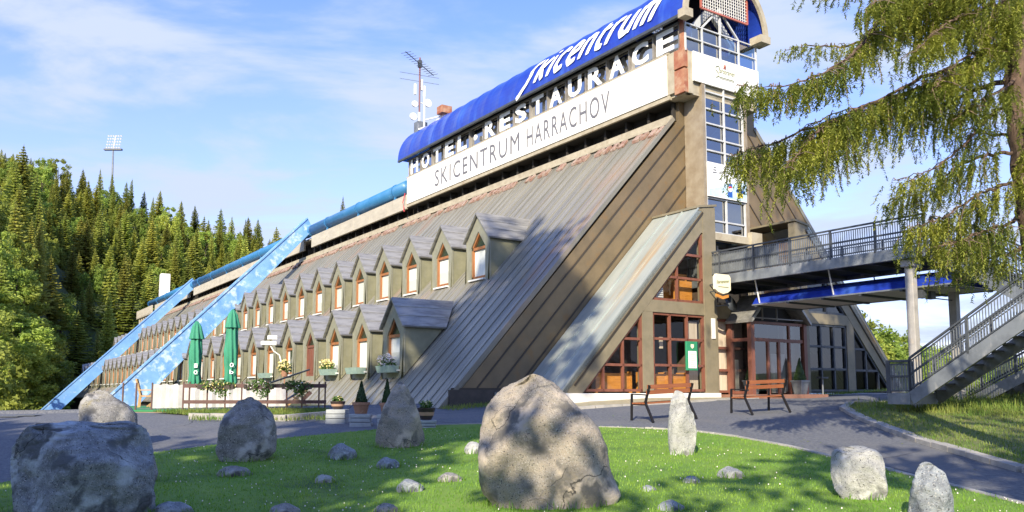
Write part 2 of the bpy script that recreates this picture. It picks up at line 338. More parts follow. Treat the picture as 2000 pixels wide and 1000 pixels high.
# ------------------------------------------------------------------ front glazed block (left half and right half mirrored)
def inner(z): return (z-.08)/1.045
def outer(z): return -.85+(z-.1)/1.052
for side in (0,1):
    mx=(lambda x:x) if side==0 else (lambda x:16.9-x)
    w=MB()
    def py(poly,y0,y1,m=0): w.py([(mx(x),z) for x,z in poly],y0,y1,m)
    py([(outer(-.05),-.05),(inner(-.05)-.02,-.05),(inner(5.74),5.74),(5.5,5.74),(5.5,6.55),(outer(6.55),6.55)],0,.3)
    py([(5.5,-.05),(6.14,-.05),(6.14,6.75),(5.5,6.75)],-.02,.32)
    py([(outer(6.55),6.55),(5.5,6.55),(5.5,6.75),(outer(6.75),6.75)],-.01,.31)
    py([(2.49,.0),(2.97,.0),(2.97,2.73),(2.49,2.73)],.012,.3)
    py([(inner(2.73),2.73),(5.5,2.73),(5.5,3.15),(inner(3.15),3.15)],.006,.3)
    # fascia seam line
    zz=[(outer(.2)+.27,.2),(outer(6.5)+.27,6.5)]
    w.beam((mx(zz[0][0]),-.02,.2),(mx(zz[1][0]),-.02,6.5),.05,.05,(0,1,0),1)
    w.build('front_wall',[m_olive,m_seam],hotel)
    # sloping roof strip of the projecting block, with ribs
    w=MB()
    for k in range(3):
        y0=.0+.8*k
        w.hexa([(mx(outer(-.1)-.05),y0,-.1),(mx(outer(-.1)-.05),y0+.78,-.1),(mx(outer(-.1)+.1),y0+.78,-.2),(mx(outer(-.1)+.1),y0,-.2),
                (mx(outer(6.75)-.05),y0,6.75),(mx(outer(6.75)-.05),y0+.78,6.75),(mx(outer(6.75)+.1),y0+.78,6.65),(mx(outer(6.75)+.1),y0,6.65)])
        w.beam((mx(outer(-.1)-.07),y0,-.1),(mx(outer(6.75)-.07),y0,6.75),.04,.06,(-1,0,.95))
    w.build('side_roof',m_panelside,hotel)
    w=MB(); w.hexa([(mx(outer(6.7)-.15),-.06,6.66),(mx(6.2),-.06,6.80),(mx(6.2),2.4,6.80),(mx(outer(6.7)-.15),2.4,6.66),(mx(outer(6.7)-.15),-.06,6.74),(mx(6.2),-.06,6.88),(mx(6.2),2.4,6.88),(mx(outer(6.7)-.15),2.4,6.74)]); w.build('cap',m_olive,hotel)
    # white plinth
    w=MB(); xs=sorted((mx(-.95),mx(6.2))); w.box(xs[0],xs[1],-.06,.36,-.9,-.05); w.build('white_plinth',m_white,hotel,bevel=.02)
    # windows: bottom triangle, bottom main, upper triangle
    def win(x0,x1,z0,z1,tri,nx,nz):
        f=MB(); fw=.085
        def bar(p,q,wd=fw): f.beam((mx(p[0]),.10,p[1]),(mx(q[0]),.10,q[1]),wd,.10,(0,1,0))
        zs=[z0+(z1-z0)*k/nz for k in range(nz+1)]
        if tri:
            bar((inner(z0)+.07,z0+.04),(inner(z1)+.04,z1)); bar((x1-.045,z0),(x1-.045,z1)); bar((inner(z0),z0+.045),(x1,z0+.045))
            for z in zs[1:-1]: bar((inner(z)+.05,z),(x1,z))
            for k in range(1,nx+1):
                x=x1-(x1-inner(z0))*k/(nx+1); zt=min(z1,.08+x*1.045); bar((x,z0),(x,zt-.03),.075)
            g=[(inner(z0),z0),(x1,z0),(x1,z1)] if z0<1 else [(inner(z0),z0),(x1,z0),(x1,z1),(inner(z1),z1)]
        else:
            for x in (x0+.045,x1-.045): bar((x,z0),(x,z1))
            for z in (z0+.045,z1-.045): bar((x0,z),(x1,z))
            for z in zs[1:-1]: bar((x0,z),(x1,z))
            for k in range(1,nx): x=x0+(x1-x0)*k/nx; bar((x,z0),(x,z1))
            g=[(x0,z0),(x1,z0),(x1,z1),(x0,z1)]
        fo=f.build('window_frame',m_redw if side==0 else m_steeld,hotel)
        MB().poly([(mx(x),.13,z) for x,z in g]).build('glass',m_glass if side==0 else m_navy,fo)
    win(0,2.49,.0,2.66,True,2,3)
    win(2.97,5.5,.0,2.73,False,3,3)
    win(2.97,5.5,3.15,5.74,True,1,3)
# interior of the left dining room
b=MB()
b.box(-.4,6.1,.35,2.38,-.12,-.06); b.box(2.5,6.1,.35,2.38,2.85,2.95)
b.py([(0.3,-.05),(6.1,-.05),(6.1,5.9),(5.6,5.9)],2.36,2.39); b.box(6.1,6.14,.32,2.38,-.05,6)
b.build('dining_room',m_inter,hotel)
b=MB()
for x0,x1 in ((.75,2.35),(3.0,4.05),(4.1,5.05)):
    b.box(x0,x1,.45,.52,.0,.62); b.box(x0,x0+.1,.43,.95,-.05,.68); b.box(x1-.1,x1,.43,.95,-.05,.68); b.box(x0+.1,x1-.1,.52,.95,.28,.34)
b.build('booth_bench',m_booth,hotel)
b=MB(); b.box(4.95,5.4,.3,.33,.05,2.5); b.box(3.55,3.7,.3,.34,1.5,1.9); b.build('curtain',m_curtc,hotel)
b=MB(); b.box(3.6,5.45,.8,2.0,3.16,4.3); b.box(4.5,5.4,.5,.55,3.2,4.0); b.build('attic_wood_panel',m_booth,hotel)
b=MB(); b.box(3.28,3.62,.16,.4,3.2,3.62); 
for k in range(5): b.box(3.3,3.6,.15,.16,3.26+.07*k,3.28+.07*k,1)
b.build('air_conditioner',[m_white,m_grey],hotel)
# right room dim interior
b=MB(); b.box(10.8,17.2,.35,2.38,-.12,-.06); b.box(10.8,10.84,.32,2.38,0,6); b.box(11.2,13.9,1.5,1.55,0,1.6); b.build('dining_room',m_inter,hotel)
# recessed centre: panes beside the portal, door wall
b=MB()
b.box(6.14,7.05,.42,.48,-.05,2.75)
b.build('curtain',m_curtc,hotel)
b=MB()
for z in (.0,.78,1.60,2.62): b.box(6.14,7.05,.26,.36,z-.04,z+.05)
b.box(7.0,7.1,.26,.36,0,2.7); b.build('window_frame',m_redw,hotel)
b=MB(); b.box(6.14,7.1,.2,.4,2.68,3.2); b.build('front_wall',m_olive,hotel); b=MB(); b.box(10.0,10.8,.2,.4,-.1,3.2); b.build('front_wall',m_olive,hotel)
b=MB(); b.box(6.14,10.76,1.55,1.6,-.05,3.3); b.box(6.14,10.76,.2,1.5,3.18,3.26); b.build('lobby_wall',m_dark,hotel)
# white light strip on the corner pillar
b=MB(); b.box(5.80,5.98,-.06,-.02,1.9,2.64); b.build('lamp_strip',m_white,hotel)
# ------------------------------------------------------------------ tower glazing
b=MB()
X0,X1=7.33,9.62
b.box(X0-.16,X0,1.42,2.4,3.3,12.3); b.box(X1,X1+.16,1.42,2.4,6.0,12.3)
b.build('tower_post',M('tower post',(.24,.19,.13),(.32,.27,.20),rough=.5,nscale=2),hotel)
b=MB()
zs=[6.25,6.72,7.62,9.05,9.55,10.05,10.65,11.25,11.95]
for z in zs: b.box(X0,X1,1.47,1.55,z-.03,z+.03)
for x in (X0+.04,(X0+X1)/2,X1-.04): b.box(x-.028,x+.028,1.45,1.53,6.2,12.2)
fo=b.build('tower_window_frame',m_mullw,hotel)
b=MB(); b.poly([(X0,1.56,6.25),(X1,1.56,6.25),(X1,1.56,12.2),(X0,1.56,12.2)]); b.build('glass',m_blueglass,fo)
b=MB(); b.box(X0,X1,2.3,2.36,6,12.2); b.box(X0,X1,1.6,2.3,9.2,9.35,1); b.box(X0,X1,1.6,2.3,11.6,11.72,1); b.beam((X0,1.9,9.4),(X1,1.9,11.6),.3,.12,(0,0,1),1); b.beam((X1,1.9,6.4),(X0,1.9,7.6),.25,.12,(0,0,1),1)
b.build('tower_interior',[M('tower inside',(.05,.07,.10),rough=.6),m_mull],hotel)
b=MB(); b.box(X0-.1,X1+.2,1.3,1.6,5.92,6.2); b.box(9.62,10.25,1.2,1.5,3.6,6.42); b.build('tower_sill',m_beige,hotel)
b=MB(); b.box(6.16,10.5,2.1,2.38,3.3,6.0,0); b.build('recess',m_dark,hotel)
b=MB(); b.beam((6.3,1.9,4.0),(8.3,1.9,5.6),.1,.12); b.beam((8.2,1.8,5.8),(8.2,1.8,4.4),.1,.1); b.beam((6.2,1.85,5.6),(9.5,1.85,5.6),.1,.14); b.build('brace',m_mull,hotel)
# ------------------------------------------------------------------ ridge gallery (box with lettering windows), canopy, parapet
GX0,GX1=6.32,10.6; GY0,GY1=1.5,25.75
b=MB()
b.box(GX0+.1,GX1,GY0+.05,GY1,11.7,11.85); b.box(GX0-.0,GX0+.12,GY0+.85,GY1,11.64,11.83); b.box(GX0-.05,GX0+.08,GY0+.85,GY1,13.50,13.58)
b.box(GX0-.02,GX0+.1,GY0+.55,GY0+.95,11.83,13.5)
b.box(GX0+.1,GX0+.3,GY1-.3,GY1,11.85,14.7)
b.build('gallery_trim',m_beige,hotel)
b=MB(); b.box(GX0-.03,GX0+.18,GY0,GY0+.55,12.75,13.5); b.box(GX0-.02,GX0+.18,GY0,GY0+.55,11.72,12.68); b.box(GX0-.0,GX0+.16,GY0+.02,GY0+.3,13.5,14.75)
b.build('corner_sheet',m_rust,hotel)
b=MB(); b.box(GX0+.18,GX0+.42,GY0-.03,GY0+.2,11.7,13.42); b.box(GX0+.42,GX1,GY0+.05,GY0+.2,11.78,12.25); b.build('gallery_trim',m_beige,hotel)
b=MB(); b.box(GX0+.14,GX0+.2,GY0+.6,GY1-.1,11.84,13.52); b.box(GX1-.1,GX1,GY0+.2,GY1,11.8,13.6); b.box(GX0+1.6,GX0+1.65,GY0+.6,GY1,13.5,16.9); b.build('gallery_wall',m_dark,hotel)
NC=16; C0=25.42; CW=(25.42-1.78)/NC
b=MB()
for k in range(NC+1):
    y=C0-CW*k; b.box(GX0+.0,GX0+.22,y-.04,y+.04,13.58,14.62)
b.box(GX0+.0,GX0+.12,GY0+.2,GY1,14.60,14.68)
b.build('mullion',m_mull,hotel)
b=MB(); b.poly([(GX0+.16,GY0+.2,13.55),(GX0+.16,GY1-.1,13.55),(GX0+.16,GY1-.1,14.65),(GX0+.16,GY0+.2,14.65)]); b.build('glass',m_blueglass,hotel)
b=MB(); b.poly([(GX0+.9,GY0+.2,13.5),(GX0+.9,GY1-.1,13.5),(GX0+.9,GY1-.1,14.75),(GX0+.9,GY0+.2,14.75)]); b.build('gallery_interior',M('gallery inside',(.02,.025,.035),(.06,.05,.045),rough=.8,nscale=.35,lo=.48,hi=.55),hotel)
# canopy
CCX,CR,CZ=8.32,2.42,14.72; CY0,CY1=1.02,26.25
def arc(t,r=CR): return (CCX-r*math.cos(t),CZ+r*math.sin(t))
b=MB(); NA=28
bays=17
for j in range(bays):
    y0=CY0+(CY1-CY0)*j/bays; y1=CY0+(CY1-CY0)*(j+1)/bays
    nn=4
    for q in range(nn):
        ya=y0+(y1-y0)*q/nn; yb=y0+(y1-y0)*(q+1)/nn
        ra=CR-.035*math.sin(math.pi*q/nn); rb=CR-.035*math.sin(math.pi*(q+1)/nn)
        for k in range(NA):
            t0=math.pi*k/NA;t1=math.pi*(k+1)/NA
            A=arc(t0,ra);Bq=arc(t1,ra);Cq=arc(t1,rb);Dq=arc(t0,rb)
            b.poly([(A[0],ya,A[1]),(Bq[0],ya,Bq[1]),(Cq[0],yb,Cq[1]),(Dq[0],yb,Dq[1])])
can=b.build('canopy_roof',m_canopy,hotel,smooth=True)
b=MB()
for k in range(NA):
    t0=math.pi*k/NA;t1=math.pi*(k+1)/NA
    A=arc(t0,CR+.05);Bq=arc(t1,CR+.05);Cq=arc(t1,CR-.16);Dq=arc(t0,CR-.16)
    b.hexa([(A[0],CY0-.05,A[1]),(Bq[0],CY0-.05,Bq[1]),(Cq[0],CY0-.05,Cq[1]),(Dq[0],CY0-.05,Dq[1]),(A[0],CY0+.08,A[1]),(Bq[0],CY0+.08,Bq[1]),(Cq[0],CY0+.08,Cq[1]),(Dq[0],CY0+.08,Dq[1])])
b.box(CCX-CR-.08,CCX-CR+.35,CY0-.1,CY0+.3,CZ-.22,CZ+.12); b.box(CCX+CR-.5,CCX+CR+.1,CY0-.1,CY0+.5,CZ-.22,CZ+.1)
b.build('canopy_rim',m_beige,hotel)
b=MB(); b.box(CCX-CR-.02,CCX-CR+.12,CY0+.3,CY1,CZ-.12,CZ-.005); b.box(CCX+CR-.12,CCX+CR+.02,CY0+.5,CY1,CZ-.12,CZ-.005); b.build('gutter',m_steeld,hotel)
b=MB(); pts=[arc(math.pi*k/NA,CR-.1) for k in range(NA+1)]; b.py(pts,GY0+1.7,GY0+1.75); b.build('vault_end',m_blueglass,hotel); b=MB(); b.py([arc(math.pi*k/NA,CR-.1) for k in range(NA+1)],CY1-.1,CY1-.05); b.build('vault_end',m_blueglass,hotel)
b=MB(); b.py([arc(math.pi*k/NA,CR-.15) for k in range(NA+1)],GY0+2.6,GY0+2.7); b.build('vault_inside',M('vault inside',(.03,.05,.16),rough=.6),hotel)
# gallery front: rails, frames, gable truss, net
b=MB(); fy=GY0
for z in (13.98,14.54): b.box(6.35,10.6,fy-.03,fy+.03,z-.025,z+.025)
for x in (6.38,7.32,8.37,9.48,10.56): b.box(x-.028,x+.028,fy-.05,fy+.02,13.4,14.56)
b.box(8.33,8.41,fy-.06,fy+.02,14.5,15.6)
b.beam((7.32,fy,14.56),(8.37,fy,15.6),.07,.07); b.beam((9.48,fy,14.56),(8.37,fy,15.6),.07,.07)
fo=b.build('gallery_front_frame',m_mullw,hotel)
b=MB(); b.poly([(6.4,fy+.06,13.42),(10.56,fy+.06,13.42),(10.56,fy+.06,14.5),(6.4,fy+.06,14.5)]); b.build('glass',m_blueglass,fo)
b=MB()
for (p,q,w_) in (((6.9,fy+.5,14.3),(8.35,fy+.5,15.75),.3),((9.9,fy+.5,14.3),(8.4,fy+.5,15.75),.3),((6.7,fy+.5,13.5),(6.7,fy+.5,14.5),.3),((9.7,fy+.5,13.5),(9.7,fy+.5,14.5),.3),((6.5,fy+.5,14.45),(7.2,fy+.5,14.3),.2),((8.9,fy+.5,13.45),(9.8,fy+.5,13.9),.35)): b.beam(p,q,w_,.15,(0,1,0))
b.build('truss',M('pale truss',(.5,.52,.55),rough=.6),hotel)
b=MB(); b.py([(7.45,14.5),(9.2,14.5),(8.35,15.5)],fy+.7,fy+.75); b.build('truss_panel',m_dark,hotel)
b=MB()
nx0,nx1,nz0,nz1=7.2,9.95,15.32,16.75
for p,q in (((nx0,nz0),(nx1,nz0)),((nx0,nz1),(nx1,nz1)),((nx0,nz0),(nx0,nz1)),((nx1,nz0),(nx1,nz1))): b.beam((p[0],fy-.12,p[1]),(q[0],fy-.12,q[1]),.07,.07,(0,1,0),0)
for k in range(1,20):
    x=nx0+(nx1-nx0)*k/20; b.beam((x,fy-.12,nz0),(x,fy-.12,nz1),.022,.022,(0,1,0),1)
for k in range(1,11):
    z=nz0+(nz1-nz0)*k/11; b.beam((nx0,fy-.12,z),(nx1,fy-.12,z),.022,.022,(0,1,0),1)
b.build('net_screen',[m_netred,m_white],hotel)
# painted script on canopy: ribbons following the vault
def ribbon(mb,pts,w,f,seg=4):
    P2=[]
    for a,c in zip(pts,pts[1:]):
        for q in range(seg): P2.append((a[0]+(c[0]-a[0])*q/seg,a[1]+(c[1]-a[1])*q/seg))
    P2.append(pts[-1]); Lf=[];Rt=[]
    for i,p in enumerate(P2):
        a=P2[max(i-1,0)];c=P2[min(i+1,len(P2)-1)]; dx,dy=c[0]-a[0],c[1]-a[1]; l=math.hypot(dx,dy) or 1
        ww=w*(1.0 if 0<i<len(P2)-1 else .75)
        Lf.append((p[0]-dy/l*ww/2,p[1]+dx/l*ww/2)); Rt.append((p[0]+dy/l*ww/2,p[1]-dx/l*ww/2))
    for i in range(len(P2)-1): mb.poly([f(*Lf[i]),f(*Rt[i]),f(*Rt[i+1]),f(*Lf[i+1])])
def cv(*p): return list(p)
GL={'s':([[( .75,1.15),(.35,1.1),(.28,.8),(.42,.5),(.36,.15),(.05,-.25),(-.12,-.38)]],.85),
'k':([[(.15,0),(.15,1.12)],[(.75,.98),(.3,.55),(.62,.0)]],.85),
'i':([[(.15,0),(.15,.95)],[(.15,1.10),(.15,1.22)]],.42),
'c':([[(.68,.85),(.4,.98),(.16,.75),(.14,.3),(.32,.03),(.66,.12)]],.80),
'e':([[(.18,.45),(.62,.55),(.62,.85),(.38,.98),(.16,.75),(.14,.3),(.34,.03),(.68,.12)]],.82),
'n':([[(.15,0),(.15,.95)],[(.15,.75),(.35,.96),(.58,.88),(.64,.65),(.64,0)]],.90),
't':([[(.22,1.18),(.17,.4),(.28,.06),(.55,.05)],[(.05,.88),(.55,.88)]],.66),
'r':([[(.15,0),(.15,.95)],[(.15,.7),(.32,.95),(.58,.93)]],.66),
'u':([[(.14,.95),(.14,.3),(.32,.03),(.55,.1),(.64,.35)],[(.64,.95),(.64,0)]],.88),
'm':([[(.13,0),(.13,.95)],[(.13,.75),(.3,.96),(.46,.88),(.5,.65),(.5,0)],[(.5,.75),(.68,.96),(.85,.88),(.89,.65),(.89,0)]],1.1)}
wtot=sum(GL[c][1] for c in 'skicentrum'); b=MB(); u0=0
Sa,Sb=12.35,2.75; sx=(Sa-Sb)/wtot
def canf(u,v):
    # u along text, v height 0..1 -> angle on vault
    uu=u+.42*v
    s=Sa-uu*sx; th=math.radians(8)+v*math.radians(25)
    x,z=arc(th,CR+.03); return (x,s,z)
for ch in 'skicentrum':
    st,adv=GL[ch]
    for path in st: ribbon(b,[(u0+p[0],p[1]) for p in path],.235,canf)
    u0+=adv
b.build('canopy_lettering',m_letter,can)
# big white letters behind/in the band
b=MB()
for k,ch in enumerate('HOTEL\u2022RESTAURACE'):
    y=C0-CW*(k+.5)
    if ch=='\u2022':
        b=MB(); b.tube([(GX0-.05,y,13.98),(GX0+.0,y,13.98)],.16,14); b.build('roof_dot',m_letter,hotel); continue
    wd=1.0
    b=MB(); add_text(b,ch,wd,.92,lambda px,py,pz,y=y,wd=wd:(GX0-.03-pz*.4,y+wd/2-px,13.63+py),offset=.035,ext=.01); b.build('roof_letter',m_letter,hotel)
# concrete parapet sections
b=MB()
for y0,y1 in ((25.85,43.0),(44.7,83.2),(85.3,107)):
    y=y0
    while y<y1-.1:
        L=min(2.85,y1-y); b.box(6.36,6.52,y+.012,y+L-.012,11.58,12.5); y+=L
b.box(6.5,7.2,26,107,12.3,12.4)
b.build('parapet',m_conc,hotel,bevel=.015)
b=MB(); y=107.2
while y<119: b.box(6.0,6.15,y,y+.5,11.4,12.5); y+=.56
for k in range(6): b.box(6.2,6.4,109+1.8*k,109.4+1.8*k,9.5,11.4)
b.box(6.0,9,107,119.5,11.3,11.45); b.build('end_balcony',m_conc,hotel)
# blue pipe on brackets
def pipe(y0,y1):
    b=MB(); b.tube([(6.62,y,13.1) for y in (y0,(y0+y1)/2,y1)],.43,16)
    b.build('ridge_pipe',m_pipe,hotel,smooth=True)
    b=MB(); y=y0+1.5 if y0<50 else y0+4
    st=6.0
    while y<y1:
        b.tube([(6.62,y-.06,13.1),(6.62,y+.06,13.1)],.47,16); b.beam((6.42,y,12.45),(6.5,y,12.9),.12,.12); y+=st
    y=y0
    while y<y1-1:
        b.box(6.9,6.95,y,min(y+6,y1),12.62,12.66); y+=6
    b.build('pipe_bracket',m_pipe,hotel)
pipe(26.2,43.2); pipe(43.2,83.4); pipe(83.4,112)
# slanted blue buttress beams
def btop(x): return 7.98+1.03*(x-.24)
for s0,th,mt,x0 in ((43.55,2.75,m_bluebeam,-9.0),(84.6,2.2,m_bluebeam2,-14.0)):
    b=MB(); x1=6.2 if s0<50 else 6.5
    dz=0 if s0<50 else -.55
    b.py([(x0,btop(x0)+dz),(x1,btop(x1)+dz),(x1+.5,btop(x1)+dz-.9),(x0+1.2,btop(x0+1.2)+dz-th)],s0,s0+.85)
    b.beam((x0,s0-.03,btop(x0)+dz-.04),(x1,s0-.03,btop(x1)+dz-.04),.1,.08,(0,1,0))
    b.beam((x0+1.2,s0-.03,btop(x0+1.2)+dz-th+.05),(x1+.5,s0-.03,btop(x1)+dz-.9+.02),.1,.08,(0,1,0))
    b.build('buttress_beam',mt,hotel)
# dormers
def make_dormer(door=False):
    W=.90; H=[(-W,-.28),(W,-.28),(W,1.72),(0,2.72),(-W,1.72)]   # local x=s, z ; origin at front plane bottom (z0), ridge 2.72
    IN=[(-.56,.12 if not door else -.02),(.56,.12 if not door else -.02),(.56,1.42),(0,2.08),(-.56,1.42)]
    b=MB(); i=0
    for k in range(5):
        a,c=H[k],H[(k+1)%5]; d,e=IN[(k+1)%5],IN[k]
        b.poly([(0,a[0],a[1]),(0,c[0],c[1]),(0,d[0],d[1]),(0,e[0],e[1])],1)
        b.poly([(0,e[0],e[1]),(0,d[0],d[1]),(.22,d[0],d[1]),(.22,e[0],e[1])],1)
    zt=1.72; xb=(zt)/SL+.15
    for s in (-W,W): b.poly([(0,s,-.3),(0,s,zt),(xb,s,zt),(-.1,s,-.3)],0)
    for s in (-W+.005,W-.005): b.box(-.012,.05,s-.03,s+.03,-.02,1.74,1)
    o=b.build('dormer',[m_dwall,m_dtrim],hotel)
    b=MB()
    xr=2.72/SL+.1
    for s in (-1,1):
        b.hexa([(-.10,0,2.80),(-.10,s*1.03,1.66),(xb-.05,s*1.03,1.66),(xr,0,2.80),(-.10,0,2.87),(-.10,s*1.05,1.72),(xb,s*1.05,1.72),(xr+.05,0,2.87)])
    for s in (-1,1):
        b.beam((-.09,0,2.82),(-.09,s*1.04,1.68),.05,.09,(1,0,0))
        for q in (.33,.66):
            b.beam((-.1,s*1.04*q,2.88-1.15*q),(xr+(xb-xr)*q,s*1.04*q,2.88-1.15*q),.03,.03)
    b.build('dormer_roof',m_droof,o)
    f=MB(); d=.11; z0=IN[0][1]
    def bar(p,q,w=.09): f.beam((d,p[0],p[1]),(d,q[0],q[1]),w,.09,(1,0,0))
    bar((-.52,z0),(-.52,1.45)); bar((.52,z0),(.52,1.45)); bar((-.53,1.42),(.02,2.06)); bar((.53,1.42),(-.02,2.06)); bar((-.56,1.38),(.56,1.38),.11); bar((-.56,z0+.05),(.56,z0+.05),.1)
    if door: f.box(d,d+.05,-.5,.5,z0,1.4); f.box(d-.02,d+.01,-.3,-.05,.1,1.2); f.box(d-.02,d+.01,.05,.3,.1,1.2)
    f.build('door' if door else 'window_frame',m_redw if door else m_wood,o)
    p=MB(); p.poly([(.15,-.5,z0),(.15,.5,z0),(.15,.5,1.4),(.15,-.5,1.4)],0); p.poly([(.16,-.5,1.4),(.16,.5,1.4),(.16,0,2.05)],1)
    p.build('window_pane',[m_curt if not door else m_redw,m_dglass],o)
    if not door:
        s=MB(); s.box(-.12,.02,-.6,.6,.02,.08); s.build('sill',m_white,o)
    return o
proto=make_dormer(); first=True
DORM=[]
ys1=[7.9+3.02*k for k in range(13)]+[47.2,50.0]
ys2=[53.6+2.86*k for k in range(12)]+[88.3+2.86*k for k in range(6)]
for row,(xf,zf) in enumerate(((.75,4.50),(-2.95,.75))):
    for y in ys1+ys2:
        if row==1 and abs(y-(7.9+3.02*3))<.1:
            o=make_dormer(True)
        elif first: o=proto; first=False
        else: o=dup(proto,hotel)
        o.location=(xf,y+(0 if row==0 else .12),zf)
        DORM.append(o)
m_curt2=M('drawn blind',(.62,.63,.55),(.5,.52,.47),rough=.35,nscale=5,stretch=(1,1,8),coat=.4)
def pane_mesh(kind):
    p=MB(); z0=.12
    if kind==0: p.poly([(.15,-.5,z0),(.15,.5,z0),(.15,.5,.75),(.15,-.5,.75)],2); p.poly([(.15,-.5,.75),(.15,.5,.75),(.15,.5,1.4),(.15,-.5,1.4)],0)
    elif kind==1:
        p.poly([(.15,-.5,z0),(.15,-.12,z0),(.15,-.2,1.4),(.15,-.5,1.4)],0); p.poly([(.15,-.12,z0),(.15,.15,z0),(.15,.22,1.4),(.15,-.2,1.4)],1); p.poly([(.15,.15,z0),(.15,.5,z0),(.15,.5,1.4),(.15,.22,1.4)],0)
    else: p.poly([(.15,-.5,z0),(.15,.5,z0),(.15,.5,1.4),(.15,-.5,1.4)],2)
    p.poly([(.16,-.5,1.4),(.16,.5,1.4),(.16,0,2.05)],1)
    o=p.build('window_pane',[m_curt,m_dglass,m_curt2]); me=o.data; bpy.data.objects.remove(o); return me
PM=[pane_mesh(k) for k in range(3)]
for o in DORM[1:]:
    if R.random()<.42:
        for c in kids(o):
            if c.name.startswith('window_pane'): c.data=R.choice(PM)
# portal (glazed entrance vestibule)
b=MB()
px0,px1,pyf=7.05,10.05,-.75
for x,y in ((px0,pyf),(px0,.2),(px1,pyf),(px1,.2)): b.box(x-.09,x+.09,y-.09,y+.09,-.1,2.55)
for x in (7.95,8.55,9.15): b.box(x-.05,x+.05,pyf-.05,pyf+.05,-.1,1.85)
b.box(px0,px1,pyf-.045,pyf+.045,1.83,1.95); b.box(px0,px1,pyf-.045,pyf+.045,2.46,2.56); b.box(9.12,9.2,pyf-.05,pyf+.05,1.9,2.5)
for x in (px0,px1): b.box(x-.04,x+.04,pyf,.2,1.83,1.95); b.box(x-.04,x+.04,pyf,.2,-.08,.02)
fo=b.build('portal_frame',m_redw,hotel)
b=MB(); b.poly([(px0,pyf,0),(px1,pyf,0),(px1,pyf,2.5),(px0,pyf,2.5)]); b.poly([(px0,pyf,0),(px0,.2,0),(px0,.2,2.5),(px0,pyf,2.5)]); b.poly([(px1,pyf,0),(px1,.2,0),(px1,.2,2.5),(px1,pyf,2.5)]); b.build('glass',m_portal,fo)
b=MB(); b.box(9.2,10.0,.1,.14,-.05,1.45,0); b.box(7.5,7.8,.5,.55,0,1.2,0); b.build('curtain',m_curtc,hotel)
b=MB()
b.hexa([(6.88,-1.0,2.5),(7.85,-1.0,3.5),(7.85,.3,3.5),(6.88,.3,2.5),(6.85,-1.0,2.6),(7.82,-1.0,3.6),(7.82,.3,3.6),(6.85,.3,2.6)])
b.hexa([(10.22,-1.0,2.5),(9.25,-1.0,3.5),(9.25,.3,3.5),(10.22,.3,2.5),(10.25,-1.0,2.6),(9.28,-1.0,3.6),(9.28,.3,3.6),(10.25,.3,2.6)])
b.box(7.85,9.25,-.98,.3,3.5,3.58)
b.build('portal_roof',m_droof,hotel)
b=MB(); b.py([(7.0,2.56),(10.1,2.56),(9.2,3.48),(7.9,3.48)],-.35,-.3); b.build('portal_gable',m_dark,hotel)
b=MB(); b.box(7.6,7.63,-.86,-.8,2.6,3.4); b.box(8.4,8.43,-.86,-.8,2.6,3.4); b.box(7.2,9.9,-.86,-.8,2.66,2.7); b.build('portal_rail',m_mull,hotel)
b=MB(); b.box(6.3,10.4,-1.5,.3,-.32,-.1); b.box(6.05,10.7,-2.1,.3,-.55,-.26); b.build('entrance_step',m_step,hotel,bevel=.02)
# ------------------------------------------------------------------ signs fixed to the hotel (things of their own)
def bthing(name,label,cat,group=None): return thing(name,label,cat,(P0[0],P0[1],0),BROT,group)
t=bthing('name_banner','long white banner with thin grey SKICENTRUM HARRACHOV lettering under the row of big letters','banner')
b=MB(); b.box(6.27,6.33,2.45,25.62,11.83,13.50); b.build('banner_sheet',m_banner,t)
b=MB()
add_text(b,'SKICENTRUM',8.95,.98,lambda x,y,z:(6.255-z,21.9-x,12.16+y),offset=0,ext=.004,spacing=1.22)
b.build('lettering',m_grey,t)
b=MB(); add_text(b,'HARRACHOV',6.35,.98,lambda x,y,z:(6.255-z,12.3-x,12.16+y),offset=0,ext=.004,spacing=1.22)
b.build('lettering',m_grey,t)
t=bthing('beer_banner','white banner across the gallery front with small gold script logo','banner')
b=MB(); b.box(6.72,10.58,1.40,1.47,12.22,13.43); b.build('banner_sheet',m_banner,t)
b=MB()
add_text(b,'taropramen',.92,.24,lambda x,y,z:(8.17+x,1.39-z,12.78+y),shear=.25,ext=.003)
b.tube([(8.22,1.39,13.02),(8.12,1.39,13.12),(7.98,1.39,13.05),(7.98,1.39,12.92),(8.12,1.39,12.82),(8.12,1.39,12.68),(7.98,1.39,12.62)],.018,5)
b.box(8.1,9.05,1.385,1.395,12.66,12.685); b.box(8.2,9.05,1.385,1.395,12.61,12.62)
b.build('script_logo',m_gold,t)
b=MB(); b.ell((8.5,1.39,13.17),(.06,.008,.07)); b.box(8.42,8.58,1.385,1.395,13.06,13.1); b.build('emblem',m_netred,t)
t=bthing('tower_advert','white and light blue advertising board with drink can on the tower glazing','sign')
b=MB(); b.box(7.36,9.6,1.38,1.44,7.66,9.02); b.build('board',m_pale,t)
b=MB(); b.py([(7.4,7.7),(9.58,7.7),(9.58,8.5),(9.0,8.38),(8.4,8.3),(7.9,8.05),(7.4,7.95)],1.370,1.378); b.build('blue_slope',m_skyart,t)
b=MB(); add_text(b,'SKICENTRUM',1.3,.15,lambda x,y,z:(7.95+x,1.375-z,8.62+y),ext=.002)
for k in range(3): b.box(7.62+.04*k,7.86-.02*k,1.373,1.379,8.62+.1*k,8.67+.1*k)
b.build('lettering',m_grey,t)
b=MB(); b.box(8.45,8.72,1.360,1.369,7.75,8.3); b.build('drink_can',m_canblue,t)
b=MB(); b.tube([(8.585,1.359,8.08),(8.585,1.352,8.08)],.12,16); b.build('can_emblem',m_letter,t)
